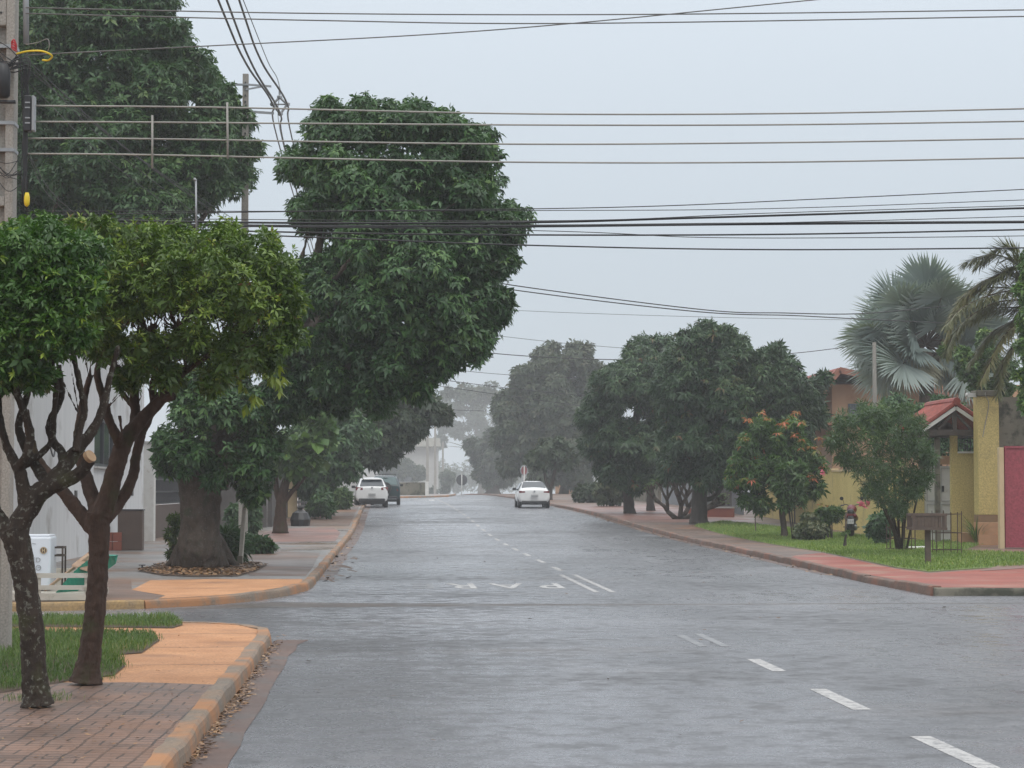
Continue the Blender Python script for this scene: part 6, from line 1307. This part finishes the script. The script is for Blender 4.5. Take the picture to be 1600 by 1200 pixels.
def litter(name, label, P, L, seed, m='lf_dead', lift=.012, tint=None):
    rng = np.random.default_rng(seed); n = len(P); a = rng.uniform(0, 6.28, n); d = np.c_[np.cos(a), np.sin(a), rng.uniform(-.1, .35, n)]; s = np.c_[-np.sin(a), np.cos(a), rng.uniform(-.4, .4, n)]
    l = (L * rng.uniform(.5, 1.2, n))[:, None]; o = P + np.c_[0 * a, 0 * a, lift + rng.uniform(0, lift * 2, n)]
    V = np.stack([o - d * l * .5, o - s * l * .22, o + d * l * .5, o + s * l * .22], 1); return stuff(quad_obj(name, V, rng.uniform(0, 1, n) if tint is None else np.full(n, tint), M[m]), label, name.replace('_', ' '))
rng = np.random.default_rng(4)
p = scatter(BED, 2600, rng); litter('leaf_litter', 'brown fallen leaves heaped round the thick buttressed trunk', np.c_[p, zr(p[:, 1]) + .14], .13, 1)
Q = []
for yc, n, sp in ((14.6, 90, .30), (15.9, 130, .35), (17.6, 240, .55), (18.8, 220, .45), (20.6, 110, .9), (22.7, 110, .9), (24.5, 60, .6), (13.6, 50, .4), (19.7, 110, 1.5)):
    yy = rng.normal(yc, sp, n); Q.append(np.c_[-1.25 + np.abs(rng.normal(0, .06, n)), yy, yy * 0 + .006])
litter('fallen_leaves', 'dead leaves gathered in the gutter along the near kerb', np.concatenate(Q), .058, 2, lift=.006)
yy = rng.uniform(42, 130, 420); litter('fallen_leaves', 'scattered leaf debris along the far left gutter', np.c_[-1.2 + np.abs(rng.normal(0, .15, 420)), yy, zr(yy)], .11, 3)
yy = rng.uniform(42, 110, 420); xk = np.interp(yy, [40, 51, 62, 76, 95, 120], [9.03, 9.45, 9.8, 10, 9.9, 9.62]); litter('fallen_leaves', 'scattered leaf debris along the right kerb', np.c_[xk - np.abs(rng.normal(0, .22, 420)), yy, zr(yy)], .11, 4)
n = 110; yy = rng.uniform(10, 60, n); litter('fallen_leaves', 'few dark leaf specks scattered over the wet road', np.c_[rng.uniform(-.8, 9, n), yy, zr(yy)], .075, 5, 'lf_dead', .008, .05)
n = 200; a = scatter(pxpoly([(0, 1110), (60, 1075), (340, 1065), (250, 1190), (0, 1199)]), n, rng); litter('fallen_leaves', 'few curled leaves on the clay pavers', np.c_[a, a[:, :1] * 0 + .128], .04, 6, lift=.004)
n = 26; a = np.array([tuple(gp(x, y, .0))[:2] for x, y in zip(rng.uniform(500, 560, n), rng.uniform(868, 912, n))]); litter('twigs_litter', 'dark leafy twigs lying in the road by the far left kerb', np.c_[a, a[:, :1] * 0], .30, 7, 'lf_dead', .01, .0)
n = 700; yy = rng.uniform(20.5, 26.4, n)
a = scatter(pxpoly([(210, 975), (420, 975), (400, 1050), (200, 1055)]), 70, rng); litter('fallen_leaves', 'tiny leaf crumbs on the ochre corner slab', np.c_[a, a[:, :1] * 0 + .122], .035, 8, lift=.003)

for nm, (px_, py_), rr, sd_ in (('soil_patch', (60, 1096), .25, 5), ('soil_patch', (135, 1063), .24, 6)):
    c = gp(px_, py_)
    ring = [(c.x + math.cos(k * math.pi / 9) * rr * 1.05, c.y + math.sin(k * math.pi / 9) * rr * 1.05) for k in range(18)]
    grass(ring, 260, .06, .004, 20 + sd_, 'grass tufts round the foot of a clipped tree trunk')
# ------------------------------------------------------------------ fog
mh = bpy.data.materials.new('haze'); mh.use_nodes = True; t_ = mh.node_tree; t_.nodes.clear(); o = N(t_, 'ShaderNodeOutputMaterial'); v = N(t_, 'ShaderNodeVolumePrincipled')
v.inputs['Color'].default_value = (.95, .975, 1.0, 1); v.inputs['Density'].default_value = .0008; v.inputs['Anisotropy'].default_value = .0
t_.links.new(v.outputs[0], o.inputs['Volume'])
mb = MB(); mb.box((0, 390, 9.5), (760, 960, 25)); hz = mb.build('haze', mh); tag(hz, 'thin morning fog filling the street', 'fog', None, 'stuff')
